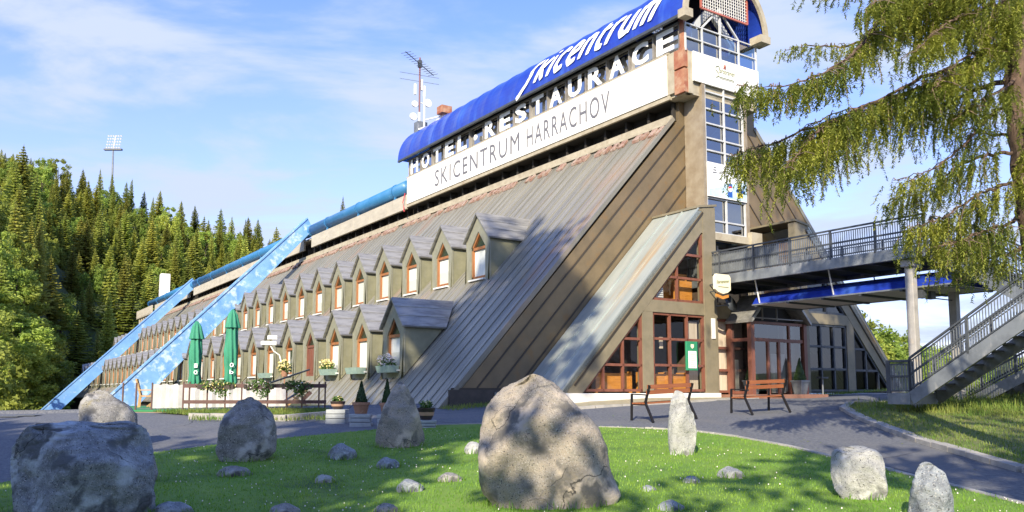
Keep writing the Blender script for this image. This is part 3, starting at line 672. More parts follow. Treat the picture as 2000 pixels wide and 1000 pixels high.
b=MB(); b.py([(8.47,8.09),(8.70,8.13),(8.66,8.19),(8.585,8.20),(8.5,8.16)],1.348,1.351); b.build('can_emblem_red',m_canred,t)
b=MB(); b.box(9.0,9.35,1.360,1.369,7.8,7.98); b.box(9.05,9.25,1.360,1.369,8.15,8.35); b.build('yellow_mark',m_yel,t)
b=MB(); b.box(8.95,9.45,1.360,1.369,8.01,8.12); b.build('blue_mark',m_canblue,t)
t=bthing('shield_sign','cream shield-shaped beer sign hanging from the facade corner below the walkway','sign')
def shield(x0,x1,z0,z1): xm=(x0+x1)/2; return [(x0,z0+.1),(xm-.25,z0),(xm,z0-.06),(xm+.25,z0),(x1,z0+.1),(x1,z1-.1),(x1-.08,z1),(x0+.08,z1),(x0,z1-.1)]
b=MB(); b.py(shield(4.98,5.78,3.46,4.10),-1.0,-.9); b.build('sign_face',m_cream,t,bevel=.01)
b=MB(); add_text(b,'Staropramen',.62,.14,lambda x,y,z:(5.06+x,-1.012-z,3.72+y+.12*x),shear=.2,ext=.003); b.box(5.13,5.65,-1.012,-1.004,3.64,3.66); b.build('lettering',m_gold,t)
b=MB(); b.py([(5.08,3.30),(5.38,3.22),(5.68,3.30),(5.68,3.40),(5.38,3.32),(5.08,3.40)],-.98,-.91); b.build('ribbon_plate',m_booth,t)
b=MB(); b.beam((5.78,-.02,3.85),(5.6,-.92,3.85),.04,.04); b.beam((5.78,-.02,3.6),(5.6,-.92,3.6),.03,.03); b.build('bracket',m_steeld,t)
t=bthing('satellite_dish','dark round dish on the facade just below the shield sign','dish')
b=MB(); b.lathe([(.02,0),(.18,.03),(.30,.10),(.32,.13)],18,0); o=b.build('bowl',m_steeld,t,smooth=True); o.location=(6.25,-.45,3.12); o.rotation_euler=(1.2,0.3,0)
b=MB(); b.beam((6.1,.0,3.1),(6.25,-.4,3.12),.04,.04); b.build('arm',m_steeld,t)
t=bthing('menu_board','green framed menu board with white sheet on the restaurant window','sign')
b=MB(); b.box(4.42,4.97,-.12,-.04,.74,1.76); b.build('board',m_green,t,bevel=.015)
b=MB(); b.box(4.50,4.89,-.135,-.121,.82,1.42); b.build('menu_sheet',m_letter,t)
b=MB(); b.py([(4.63,1.66),(4.77,1.66),(4.77,1.56),(4.70,1.50),(4.63,1.56)],-.132,-.121)
b.build('crest',m_cream,t)
b=MB(); 
for k in range(7): b.box(4.56,4.83-(k%3)*.05,-.139,-.136,.88+.07*k,.895+.07*k)
b.build('print_line',m_mull,t)
# antenna mast etc on roof
m_anw=M('antenna white',(.7,.7,.7),rough=.5)
t=bthing('antenna_mast','tall red and white aerial mast with dishes behind the canopy end','antenna')
ax,ay=8.45,28.3
b=MB(); b.tube([(ax,ay,12.2),(ax,ay,19.0)],.10,8); b.build('lower_pole',m_anw,t)
b=MB(); b.tube([(ax,ay,19.0),(ax,ay,22.9)],.06,8); b.build('upper_pole',M('mast red',(.20,.09,.10),rough=.6),t)
for i,(z,dx,r) in enumerate(((18.6,-.5,.26),(19.5,-.4,.22),(19.75,.6,.28))):
    b=MB(); b.tube([(ax+dx,ay-.15,z),(ax+dx,ay-.05,z),(ax+dx,ay+.15,z)],[r,r,r*.5],14); b.beam((ax,ay,z-.05),(ax+dx,ay,z-.05),.05,.05); b.build('dish',m_anw,t)
for dx,z in ((-.35,20.2),(.35,20.2),(.15,20.6)):
    b=MB(); b.box(ax+dx-.06,ax+dx+.06,ay-.08,ay+.06,z,z+.75); b.build('panel_aerial',m_anw,t)
b=MB(); b.beam((ax-1.6,ay-1.0,22.6),(ax+1.6,ay+1.0,22.3),.04,.04); 
for k in range(12):
    u=-1.5+3.0*k/11; b.beam((ax+u-.2,ay+u*.6+.33,22.45-.1*u),(ax+u+.2,ay+u*.6-.33,22.45-.1*u),.025,.025)
b.box(ax-.12,ax+.12,ay-.1,ay+.1,22.2,22.7)
b.build('yagi_aerial',m_steeld,t)
b=MB()
for z in (21.2,21.65): b.beam((ax-1.5,ay,z-.1),(ax+1.5,ay,z+.1),.025,.025)
b.build('dipole',m_steel,t)
t=bthing('roof_heater','rust red vent box on a white strut frame on top of the canopy','vent')
hx,hy=8.3,25.0
b=MB(); b.box(hx-.1,hx+.65,hy-.35,hy+.35,17.95,18.45); b.build('vent_box',m_rust,t,bevel=.02)
b=MB(); b.tube([(hx-.2,26.9,16.9),(hx-.2,26.9,19.9)],.06,6); b.beam((hx-.2,26.9,17.3),(hx+.3,hy,17.95),.07,.07); b.beam((hx-.2,26.9,18.0),(hx+.4,hy-.3,17.9),.07,.07); b.beam((hx-.4,27.2,17.4),(hx+.3,24.8,17.4),.2,.1); b.build('strut_frame',m_anw,t)
b=MB(); b.box(hx-.5,hx+.2,27.2,27.8,17.2,18.0); b.build('grille_box',m_steel,t)
t=bthing('vent_stack','square white chimney stack rising beyond the far blue beam','chimney')
b=MB()
for k in range(5): b.box(8.0,9.3,112,113.3,12.4+1.08*k,12.4+1.08*k+1.05)
b.box(8.03,9.27,112.03,113.27,11.0,17.9); b.build('stack',m_white,t)
tag(MB().tube([(6.3,25.95,12.6),(6.2,26.05,12.0),(6.3,26.1,11.7),(6.1,25.7,11.35),(6.0,25.4,11.3)],.03,6).build('cable',m_canred),'red cable dangling at the left end of the long white banner','cable')
COL.objects['cable'].location=(P0[0],P0[1],0); COL.objects['cable'].rotation_euler=(0,0,BROT)
t=bthing('security_camera','white camera on a curved bracket beside a lower dormer','camera')
cp=(-3.35,20.9,2.35)
b=MB(); b.box(cp[0]-.75,cp[0]-.0,cp[1]-.1,cp[1]+.1,cp[2]+.0,cp[2]+.2); b.build('camera_body',m_letter,t,bevel=.02)
b=MB(); b.tube([(cp[0]-.3,cp[1],cp[2]),(cp[0]-.1,cp[1],cp[2]-.3),(cp[0]+.2,cp[1],cp[2]-.5),(cp[0]+.35,cp[1],cp[2]-1.0)],.035,6); b.box(cp[0]-.4,cp[0],cp[1]-.15,cp[1]+.15,cp[2]+.3,cp[2]+.5); b.build('bracket',m_letter,t)
t=bthing('flood_lamp','white floodlight fixed on a lower dormer roof left of the camera','lamp')
b=MB(); b.lathe([(.1,.0),(.24,.05),(.2,.4),(.1,.65)],10,0,(-2.7,23.6,2.55)); b.build('lamp_head',m_letter,t); b=MB(); b.box(-2.75,-2.5,23.2,23.5,2.3,2.7); b.build('lamp_bracket',m_steeld,t)
# flower boxes under lower dormer windows
m_leaf=M('bright leaf',(.10,.19,.03),(.05,.11,.02),rough=.6,nscale=9,trans=.25)
m_flow_w=M('white petal',(.82,.76,.72),(.75,.5,.5),rough=.6,nscale=14,lo=.55,hi=.7); m_flow_y=M('yellow petal',(.75,.6,.14),(.75,.7,.5),rough=.6,nscale=12)
m_box=M('green planter',(.30,.40,.34),(.22,.32,.29),rough=.6,nscale=5)
def leafball(mb,c,r,n,sz,m=0,seed=0,flat=1.0):
    q=random.Random(seed)
    for _ in range(n):
        d=Vector((q.gauss(0,1),q.gauss(0,1),q.gauss(0,1))).normalized()*q.random()**.45
        p=Vector(c)+Vector((d.x*r[0],d.y*r[1],d.z*r[2])); a=Vector((q.gauss(0,1),q.gauss(0,1),q.gauss(0,1))).normalized()*sz*q.uniform(.6,1.2)
        u=a.cross(Vector((q.gauss(0,1),q.gauss(0,1),q.gauss(0,1)))).normalized()*sz*.6
        mb.poly([p-a,p+u*.7,p+a,p-u*.7],m)
for i,(y,fl,lab) in enumerate(((8.02,m_flow_w,'green window box full of pinkish white flowers under the nearest lower dormer'),(11.04,None,'empty green window box under the second lower dormer'),(14.06,m_flow_y,'green window box with pale yellow flowers beside the red door dormer'),(23.1,None,'small pale green window box under a dormer left of the camera'))):
    t=bthing('window_box',lab,'flower box','window boxes on the lower dormers')
    z=.72
    b=MB(); b.hexa([(-3.35,y-.55,z),(-3.0,y-.55,z),(-3.0,y+.55,z),(-3.35,y+.55,z),(-3.42,y-.6,z+.26),(-2.98,y-.6,z+.26),(-2.98,y+.6,z+.26),(-3.42,y+.6,z+.26)]); b.build('trough',m_box,t)
    if fl:
        b=MB(); leafball(b,(-3.22,y,z+.36),(.25,.62,.22),260,.07,0,i); b.build('foliage',m_leaf,t)
        b=MB(); leafball(b,(-3.25,y,z+.48),(.28,.66,.26),190 if fl is m_flow_w else 150,.065,0,i+9); b.build('flowers',fl,t)
# ------------------------------------------------------------------ walkway, stairs, awning
t=bthing('footbridge','grey metal footbridge with close vertical bars on concrete posts to the tower door','bridge')
wx0,wx1,wy0,wy1=5.9,8.8,-8.0,1.45
b=MB(); b.box(wx0,wx0+.12,wy0,wy1,3.84,4.18); b.box(wx1-.12,wx1,wy0,wy1,3.84,4.18); b.build('edge_girder',m_steel,t,bevel=.01)
b=MB(); b.box(wx0+.12,wx1-.12,wy0,wy1,3.98,4.10)
y=wy0+.6
while y<wy1: b.box(wx0+.12,wx1-.12,y,y+.12,3.86,3.98); y+=1.25
b.build('deck',m_deck,t)
def railing(parent,p0,p1,h=.88,lo=.06,mid=True,bars=.075,posts=1.45,bm=m_steel,rm=m_steeld,name='railing'):
    p0=Vector(p0);p1=Vector(p1);d=p1-p0;hl=math.hypot(d.x,d.y);n=max(1,int(hl/bars))
    U=Vector((0,0,1)); b=MB()
    b.beam(p0+U*h,p1+U*h,.06,.05,U,1); b.beam(p0+U*(h-.09),p1+U*(h-.09),.03,.03,U,1); b.beam(p0+U*lo,p1+U*lo,.035,.035,U,1)
    if mid: b.beam(p0+U*(h*.52),p1+U*(h*.52),.045,.05,U,1)
    k=max(1,round(hl/posts))
    for i in range(k+1):
        q=p0+d*(i/k); b.beam(q-U*.05,q+U*(h),.06,.06,d if abs(d.normalized().z)<.9 else (1,0,0),1)
    for i in range(n):
        q=p0+d*((i+.5)/n); b.beam(q+U*lo,q+U*(h-.09),.028,.016,(d.x,d.y,0),0)
    return b.build(name,[bm,rm],parent)
railing(t,(wx0+.03,wy0,4.18),(wx0+.03,wy1-.3,4.18)); railing(t,(wx1-.03,wy0,4.18),(wx1-.03,wy1-.3,4.18))
for y in (.2,-1.2,-2.6):   # frosted sheet behind the bars near the tower
    pass
b=MB(); b.box(wx0+.08,wx0+.10,-2.9,1.1,4.22,5.0); b.build('side_sheet',m_steel,t)
for x,y in ((6.25,-7.35),(8.55,-7.35)):
    w=Bw(x,y,0); g=gz(w.x,w.y)-.3
    b=MB(); b.box(x-.12,x+.12,y-.12,y+.12,g,3.72); b.box(x-.22,x+.3,y-.18,y+.18,3.62,3.84); b.build('post',m_post,t,bevel=.02)
t=bthing('stairway','grey steel staircase folding down from the footbridge to the path','staircase')
def flight(x0,x1,ya,za,yb,zb):
    n=int(abs(za-zb)/.165)
    b=MB()
    for x in (x0,x1): b.beam((x,ya,za-.17),(x,yb,zb-.17),.06,.34,(0,0,1),0)
    b.build('stringer',m_steel,t)
    b=MB()
    for i in range(n):
        f=(i+.5)/n; y=ya+(yb-ya)*f; z=za+(zb-za)*f; b.box(x0+.04,x1-.04,y-.16,y+.16,z-.05,z-.01,0)
    b.build('treads',m_deck,t)
    for x in (x0,x1): railing(t,(x,ya,za+.02),(x,yb,zb+.02),.9)
flight(6.3,8.5,-8.0,4.1,-11.3,2.05)
b=MB(); b.box(4.5,8.6,-12.8,-11.3,1.85,2.03); b.build('landing',m_steel,t)
railing(t,(4.55,-12.75,2.03),(8.55,-12.75,2.03)); railing(t,(4.55,-12.75,2.03),(4.55,-11.3,2.03))
flight(4.6,5.85,-11.3,2.0,-8.15,-.02)
b=MB(); b.box(4.55,5.9,-8.15,-7.5,-.34,-.04); b.build('landing',m_steel,t)
railing(t,(4.6,-8.15,-.04),(4.6,-7.55,-.04),.88,posts=.6); railing(t,(4.6,-7.5,-.04),(5.85,-7.5,-.04),.88)
for x,y in ((4.8,-12.5),(8.3,-12.5)):
    w=Bw(x,y,0); b=MB(); b.box(x-.1,x+.1,y-.1,y+.1,gz(w.x,w.y)-.3,1.85); b.build('post',m_post,t)
t=bthing('second_stairway','lower grey steel stair behind the main staircase at the right edge','staircase')
flight(9.0,10.2,-7.2,-.30,-10.4,1.35)
b=MB(); b.box(8.95,10.25,-7.2,-6.2,-.62,-.30); b.build('landing',m_steel,t)
railing(t,(9.0,-7.2,-.3),(9.0,-6.2,-.3),.9)
t=bthing('floodlight_pair','two small black floodlights on a rod between the footbridge posts','lamp')
b=MB(); b.beam((6.35,-7.35,2.78),(8.5,-7.35,2.78),.03,.03); b.build('rod',m_steeld,t)
for x in (6.6,7.05):
    b=MB(); b.box(x-.13,x+.13,-7.55,-7.38,2.72,2.95); b.build('lamp_head',m_steeld,t)
t=bthing('entrance_awning','long blue fabric awning hanging on rods under the footbridge','awning')
ay0,ay1=-8.4,-1.35; ax0,ax1=6.45,9.0; NA2=12
def aw(k): u=k/NA2; return (ax0+(ax1-ax0)*u, 3.06+.52*math.sin(math.pi*min(1,max(0,u)))**.55)
b=MB()
for k in range(NA2):
    a=aw(k);c=aw(k+1)
    for j in range(14):
        y0=ay0+(ay1-ay0)*j/14;y1=ay0+(ay1-ay0)*(j+1)/14
        b.hexa([(a[0],y0,a[1]-.012),(c[0],y0,c[1]-.012),(c[0],y1,c[1]-.012),(a[0],y1,a[1]-.012),(a[0],y0,a[1]),(c[0],y0,c[1]),(c[0],y1,c[1]),(a[0],y1,a[1])])
b.build('canvas',m_canopy,t,smooth=False)
b=MB(); b.box(ax0+.03,ax1-.03,ay0+.05,ay1,3.03,3.05,0); b.build('lining',m_awnund,t)
b=MB()
b.box(ax0-.02,ax0+.02,ay0,ay1,3.02,3.065,0); b.box(ax1-.02,ax1+.02,ay0,ay1,3.0,3.07,0)
b.build('edge_rail',m_steel,t)
b=MB()
for k in range(6): y=ay0+.1+1.35*k; b.box(ax0,ax1,y,y+.09,2.97,3.03,0)
b.build('cross_bar',m_steeld,t)
b=MB()
for y in (-1.65,-4.6,-7.2):
    b.tube([(6.5,y,3.08),(6.35,y+.05,3.9)],.025,6); b.tube([(8.9,y,3.08),(8.75,y,3.9)],.025,6)
b.build('hanger_rod',m_white,t)
# ------------------------------------------------------------------ ground sheets
def pin(x,y,poly):
    c=False; j=len(poly)-1
    for i in range(len(poly)):
        a,b2=poly[i],poly[j]
        if (a[1]>y)!=(b2[1]>y) and x<(b2[0]-a[0])*(y-a[1])/(b2[1]-a[1])+a[0]: c=not c
        j=i
    return c
m_ground=M('meadow ground',(.05,.07,.02),(.075,.085,.03),rough=.9,nscale=.3,c3=(.05,.07,.02),s3=.08)
m_road=M('asphalt',(.075,.085,.105),(.18,.182,.19),rough=.9,nscale=16,lo=.36,hi=.66,c3=(.15,.15,.155),s3=.55,t3=(.5,.68),bump=.3,bscale=90)
m_lawn=M('lawn soil green',(.11,.22,.024),(.17,.27,.035),rough=.9,nscale=1.2,lo=.35,hi=.65,c3=(.04,.085,.015),s3=.5,t3=(.55,.7),bump=.3,bscale=60)
m_verge=M('dry verge',(.12,.16,.04),(.19,.18,.07),rough=.95,nscale=1.6,lo=.42,hi=.66,c3=(.08,.11,.03),s3=.5,t3=(.5,.65),bump=.4,bscale=40)
m_kerb=M('kerb stone',(.40,.38,.35),(.29,.28,.26),rough=.85,nscale=3,bump=.3,bscale=25)
m_gravel=M('gravel strip',(.40,.34,.22),(.30,.27,.17),rough=.95,nscale=4,c3=(.16,.19,.06),s3=1.4,t3=(.6,.72),bump=.4,bscale=60)
cracks(m_road,.33,.006,(.03,.03,.035),.3)
# polar terrain
v=[];f=[]; azs=[-180+i*3 for i in range(121)]
azs=sorted(set([-180+6*i for i in range(61)]+[-48+1.0*i for i in range(97)]))
rs=[1.5*1.055**k for k in range(131)]
rs=[r for r in rs if r<1400]
for r in rs:
    for a in azs:
        X=r*math.sin(rad(a));Y=r*math.cos(rad(a)); dz=-.10 if r<60 else -.05
        nz=(noise.noise((X*.02,Y*.02,0))*4 if r>95 else 0)
        v.append((X,Y,gz(X,Y)+dz+nz))
na=len(azs)
for i in range(len(rs)-1):
    for j in range(na-1):
        f.append((i*na+j,i*na+j+1,(i+1)*na+j+1,(i+1)*na+j))
o=raw('ground',v,f,m_ground,None,True); tag(o,kind='structure')
def drape(name,poly,mat,dz,step=.5,kind='structure',ragged=0):
    """grid the polygon by horizontal rows between its left and right crossings"""
    ys=[p[1] for p in poly]; y=min(ys); rows=[]; V=[];F=[]
    ny=max(2,int((max(ys)-min(ys))/step)); NX=28
    for i in range(ny+1):
        yy=min(ys)+(max(ys)-min(ys))*(i+.001 if i==0 else (i-.001 if i==ny else i))/ny
        xs=[]
        for (a,b2) in zip(poly,poly[1:]+poly[:1]):
            if (a[1]>yy)!=(b2[1]>yy): xs.append(a[0]+(b2[0]-a[0])*(yy-a[1])/(b2[1]-a[1]))
        xs.sort()
        x0,x1=xs[0],xs[-1]
        for k in range(NX+1):
            X=x0+(x1-x0)*k/NX; V.append((X,yy,gz(X,yy)+dz))
    for i in range(ny):
        for k in range(NX): a=i*(NX+1)+k; F.append((a,a+1,a+NX+2,a+NX+1))
    o=raw(name,V,F,mat,None,True); 
    if kind: tag(o,kind=kind)
    return o
A=lambda x,y:(at(x,y).x,at(x,y).y)
road=[(-60,-12),(14,-12),(14,33),(2,33),(-3.0,27.5),(-5.7,26.0),(-6.5,25.0),(-10.2,25.0),(-11.4,25.2),(-13.5,24.9),(-60,27)]
drape('road',road,m_road,0.0,.4)
lawn_px=[(290,890),(420,873),(560,859),(740,842),(850,834),(940,831),(1060,832),(1170,838),(1260,841),(1350,846),(1440,858),(1540,877),(1620,897),(1740,925),(1860,955),(2000,992)]
lawn=[A(*p) for p in lawn_px]+[(6.9,9.5),(6.5,5),(-6,5),(-9.5,9),(-8.9,12.2),(-8.05,13.2)]
drape('lawn',lawn,m_lawn,.05,.25)
verge_px=[(2000,922),(1900,893),(1800,864),(1730,838),(1680,818),(1648,800),(1662,790),(1740,787)]
vl=[A(*p) for p in verge_px]
verge=[(9.4,11.0),(8.9,12.2)]+vl+[(13.2,27.5),(16,30),(34,30),(34,8),(12,8)]
drape('verge',verge,m_verge,.06,.25)
def strip(name,pts,w,h,mat,kind='structure',seglen=.9,dz=0,gap=.012,seed=1):
    b=MB(); q=random.Random(seed)
    L=[]
    for a,c in zip(pts,pts[1:]):
        n=max(1,round(math.hypot(c[0]-a[0],c[1]-a[1])/seglen))
        for k in range(n): L.append((a[0]+(c[0]-a[0])*k/n,a[1]+(c[1]-a[1])*k/n))
    L.append(pts[-1])
    for a,c in zip(L,L[1:]):
        A3=Vector((a[0],a[1],gz(*a)+dz));C3=Vector((c[0],c[1],gz(*c)+dz)); d=(C3-A3).normalized()*gap
        j=q.uniform(-.01,.01)
        b.beam(A3+d+Vector((0,0,h/2-.1+j)),C3-d+Vector((0,0,h/2-.1+j)),w,h+.2)
    o=b.build(name,mat,None); tag(o,kind=kind); return o
strip('kerb',[A(x,y) for x,y in lawn_px[7:]]+[(6.9,9.5)],.11,.075,m_kerb)
strip('kerb',[A(x,y) for x,y in lawn_px[3:6]],.08,.06,m_kerb)
strip('kerb',[(9.4,11.0),(8.9,12.2)]+vl,.24,.09,m_kerb,seglen=.7)
pv=[(lambda w:(w.x,w.y))(Bw(t_,s_,0)) for t_,s_ in ((-1.3,-.05),(6.2,-.05),(6.1,-1.5),(4,-1.7),(1,-1.6),(-1.8,-1.2))]
drape('pavement_strip',pv,m_gravel,.035,.2)
strip('kerb',[(lambda w:(w.x,w.y))(Bw(t_,s_,0)) for t_,s_ in ((6.2,-1.7),(4,-1.85),(1,-1.75),(-1.8,-1.35))],.09,.06,m_kerb)
drape('grass_strip',[A(372,812),A(640,812),(-5.7,25.9),(-10.9,25.1)],m_verge,.045,.2)
strip('kerb',[A(372,818),A(500,822),A(560,822),A(640,815)],.22,.17,m_kerb,seglen=.75)
path2=[(lambda w:(w.x,w.y))(Bw(t_,s_,0)) for t_,s_ in ((10.9,-1.0),(16.8,-.9),(17.2,-.2),(10.9,-.1))]
drape('grass_strip',path2,m_lawn,.06,.2)
b=MB()
for x,y in ((93,812),(185,812)):
    c=at(x*.3+0,883-0) if False else at({93:25,185:58}[x],{93:814,185:812}[x]); b.box(c.x-.28,c.x+.28,c.y-.25,c.y+.25,c.z+.0,c.z+.02)
o=b.build('drain_cover',m_steeld); tag(o,kind='structure')
# ------------------------------------------------------------------ grass blades
m_blade=M('grass blade',(.155,.325,.03),(.27,.42,.055),rough=.6,nscale=.55,lo=.38,hi=.64,trans=.35,c3=(.17,.21,.05),s3=7,t3=(.62,.75))
m_straw=M('dry grass blade',(.25,.29,.06),(.13,.23,.035),rough=.7,nscale=1.2,lo=.4,hi=.6,trans=.35)
def blades(name,pts,hmin,hmax,w,mat,label,seed):
    q=random.Random(seed); V=[];F=[]
    for X,Y in pts:
        z=gz(X,Y)+.04; h=q.uniform(hmin,hmax); a=q.random()*6.283; l=h*q.uniform(.15,.8); dx,dy=math.cos(a)*w,math.sin(a)*w; lx,ly=-math.sin(a)*l,math.cos(a)*l
        i=len(V); V+=[(X-dx,Y-dy,z),(X+dx,Y+dy,z),(X+lx*.4+dx*.6,Y+ly*.4+dy*.6,z+h*.65),(X+lx*.4-dx*.6,Y+ly*.4-dy*.6,z+h*.65),(X+lx,Y+ly,z+h)]
        F+=[(i,i+1,i+2,i+3),(i+3,i+2,i+4)]
    o=raw(name,V,F,mat); tag(o,label,'grass',kind='stuff'); return o
q=random.Random(5); pts=[]
while len(pts)<60000:
    Y=9.5+ (20.5-9.5)*q.random()**1.3; X=q.uniform(-9.5,7.5)
    if abs(X)/Y<.66 and pin(X,Y,lawn): pts.append((X,Y))
blades('lawn_grass',pts,.018,.055,.007,m_blade,'short bright green grass covering the rock garden lawn',1)
pts=[]
while len(pts)<16000:
    Y=q.uniform(12,29); X=q.uniform(7.5,20)
    if X/Y<.66 and pin(X,Y,verge): pts.append((X,Y))
blades('verge_grass',pts,.03,.11,.009,m_straw,'patchy dry grass on the bank beside the curved path',2)
pts=[]
while len(pts)<5200:
    w=Bw(q.uniform(5.0,14),q.uniform(-10.5,-6.3),0); pts.append((w.x+q.gauss(0,.4),w.y+q.gauss(0,.4)))
pts=[p for p in pts if pin(p[0],p[1],verge)]
blades('tall_grass',pts,.1,.34,.009,m_straw,'tall uncut grass growing around the foot of the staircase',3)
pts=[]
while len(pts)<5000:
    X=q.uniform(-11,-5.4);Y=q.uniform(22.6,25.6)
    if pin(X,Y,[A(372,814),A(640,814),(-5.7,25.9),(-10.9,25.1)]): pts.append((X,Y))
for k in range(1200):
    c=A(q.uniform(372,640),q.uniform(815,824)); pts.append((c[0],c[1]-.1))
for k in range(900): w=Bw(q.uniform(11,17),q.uniform(-1.1,-.15),0); pts.append((w.x,w.y))
for k in range(900): w=Bw(q.uniform(-4.2,-.8),q.uniform(1.2,2.2),0); pts.append((w.x,w.y))
blades('edge_grass',pts,.04,.15,.009,m_straw,'ragged grass edge below the terrace fence and along the walls',4)
# ------------------------------------------------------------------ rocks
def rockmat(name,c1,c2,c3,s=6,extra=None,sp=60):
    m=M(name,c1,c2,rough=.9,nscale=s,lo=.36,hi=.62,c3=c3,s3=2.2,t3=(.55,.68),bump=.9,bscale=22,det=12)
    nt=m.node_tree;N=nt.nodes;L=nt.links;bs=N['Principled BSDF']; src=bs.inputs['Base Color'].links[0].from_socket
    tc=[n for n in N if n.type=='TEX_COORD'][0]
    def layer(src,scale,lo,hi,col,inv=False,det=3):
        n=N.new('ShaderNodeTexNoise'); n.inputs['Scale'].default_value=scale; n.inputs['Detail'].default_value=det; L.new(tc.outputs['Object'],n.inputs['Vector'])
        r=N.new('ShaderNodeMapRange'); r.inputs[1].default_value=lo; r.inputs[2].default_value=hi; L.new(n.outputs[0],r.inputs[0])
        x=N.new('ShaderNodeMix'); x.data_type='RGBA'; L.new(r.outputs[0],x.inputs[0]); L.new(src,x.inputs[6]); x.inputs[7].default_value=(*col,1); return x.outputs[2]
    src=layer(src,sp,.60,.68,(.46,.45,.43)); src=layer(src,sp*.8,.40,.33,(.045,.045,.05))
    if extra: src=layer(src,extra[0],extra[1],extra[2],extra[3],det=8)
    src=layer(src,1.7,.52,.60,tuple(c*1.45 for c in c1),det=7); src=layer(src,2.6,.56,.63,tuple(c*.62 for c in c2),det=8)
    L.new(src,bs.inputs['Base Color']); cracks(m,1.5,.012,(.03,.03,.03),.35); return m
r_grey=rockmat('grey granite',(.30,.33,.36),(.165,.18,.20),(.13,.13,.09),7)
r_warm=rockmat('warm granite',(.34,.29,.235),(.25,.23,.205),(.14,.135,.115),4,(1.1,.52,.68,(.36,.30,.23)),70)
r_mix=rockmat('lichen granite',(.29,.28,.265),(.18,.175,.17),(.22,.19,.10),5,(1.6,.56,.66,(.32,.24,.22)),50)
r_pale=rockmat('pale granite',(.42,.42,.40),(.30,.30,.295),(.20,.19,.12),7,None,80)
RB=[]
def rock(label,basey,prof,mat,dk=.75,seed=0,ex=2.6,amp=.05,nr=34,nc=56,skew=0,group=None,facet=.0,name='boulder',deepen=.12,tilt=.03):
    prof=sorted(prof,reverse=True)   # from base (large y) to top
    xc=(prof[0][1]+prof[0][2])/2; base=at(xc,basey); D=base.y; k=D/FPX*math.hypot(1,0)
    dirv=Vector((base.x,base.y,0)).normalized(); right=Vector((dirv.y,-dirv.x,0))
    kk=base.y/ (FPX*math.cos(PITCH)) ; kx=base.y/1619*math.sqrt(1+(base.x/base.y)**2)*math.cos(math.atan(base.x/base.y))
    ytop=prof[-1][0]
    H=(basey-ytop)*base.y/1619
    tab=[((basey-y)*base.y/1619,(xl-xc)*kx,(xr-xc)*kx) for y,xl,xr in prof]
    wmax=max(r-l for _,l,r in tab)
    V=[];F=[]; hs=[-deepen+(H+deepen)*math.sin(math.pi/2*(i/nr)) if False else -deepen+(H+deepen)*(1-(1-i/nr)**1.6) for i in range(nr+1)]
    cq=random.Random(seed*17+3); cuts=[]
    for _ in range(15):
        az=cq.uniform(-1.9,1.9); el=cq.uniform(-.25,.9); nn=Vector((math.sin(az)*math.cos(el),-math.cos(az)*math.cos(el)*1.0,math.sin(el))).normalized()
        cuts.append((nn,cq.uniform(.70,.93)))
    wd2=wmax*.5*dk; 
    def cutpt(p):
        for nn,dd in cuts:
            sup=math.sqrt((nn.x*wmax*.5)**2+(nn.y*wd2)**2+(nn.z*H*.5)**2); r_=Vector((p.x,p.y,p.z-H*.5)); e_=r_.dot(nn)-dd*sup
            if e_>0 and abs(nn.y)>.35: p=Vector((p.x,p.y-max(-.5*wd2,min(.5*wd2,e_/nn.y))*.9,p.z))
        return p
    for i,h in enumerate(hs):
        if h<=tab[0][0]: l,r=tab[0][1],tab[0][2]
        else:
            l=interp([(a,b2) for a,b2,c in tab],h); r=interp([(a,c) for a,b2,c in tab],h)
        c=(l+r)/2; hw=(r-l)/2; dp=min(hw*1.15,wmax*.5)*dk*(.55+.45*hw/(wmax/2))
        fr=max(0,h/H)
        if i==nr: hw*=.72; dp*=.6
        for j in range(nc):
            a=2*math.pi*j/nc; ca,sa=math.cos(a),math.sin(a)
            e=2/ex; px_=c+hw*math.copysign(abs(ca)**e,ca); py_=dp*math.copysign(abs(sa)**e,sa)+skew*fr*wmax
            p=Vector((px_,py_,h))
            n1=noise.noise(Vector((px_*1.3/wmax*2.2+seed*7.1,py_*2.2/wmax,h*2.2/wmax)))
            n2=noise.noise(p*(5.0/max(.5,wmax))+Vector((seed,3,0))); n3=noise.noise(p*14+Vector((0,seed,0)))+.7*noise.noise(p*29)
            n2+=.55*(1-2*abs(noise.noise(p*(3.6/max(.5,wmax))+Vector((0,9,seed)))))
            vor=noise.voronoi(p*(3.2/wmax)+Vector((seed*3.3,0,0)))[0]; fc=(vor[1]-vor[0])
            dsp=amp*wmax*(n1*.9+n2*.45)+.022*n3*min(1,wmax)+facet*wmax*(fc-.3)*.25
            nrm=Vector((ca/max(hw,.05),sa/max(dp,.05),0)).normalized()
            p=cutpt(p); p=p+nrm*dsp*Vector((abs(ca)*.35+.0,1,0)).length*(.55+.45*abs(sa))
            p.z+=.5*dsp*fr+tilt*wmax*sa*fr**4+.03*wmax*fr**3*noise.noise(p*(4/wmax)+Vector((seed,seed,0)))
            V.append(tuple(right*p.x+dirv*p.y+Vector((0,0,p.z))))
    for i in range(nr):
        for j in range(nc):
            a=i*nc+j;b2=i*nc+(j+1)%nc; F.append((a,b2,b2+nc,a+nc))
    V.append(tuple(Vector((0,0,0))+ sum((Vector(V[nr*nc+j]) for j in range(nc)),Vector())/nc)); 
    for j in range(nc): F.append((nr*nc+j,nr*nc+(j+1)%nc,len(V)-1))
    o=raw(name,V,F,mat,None,True); o.location=(base.x,base.y,base.z+.04)+Vector((0,0,0)) if False else Vector((base.x,base.y,base.z+.03))
    RB.append((base,(right*1.0),max(abs(tab[0][1]),abs(tab[0][2])),wmax*.5*dk,dirv))
    tag(o,label,'boulder' if name=='boulder' else 'stone',group); return o
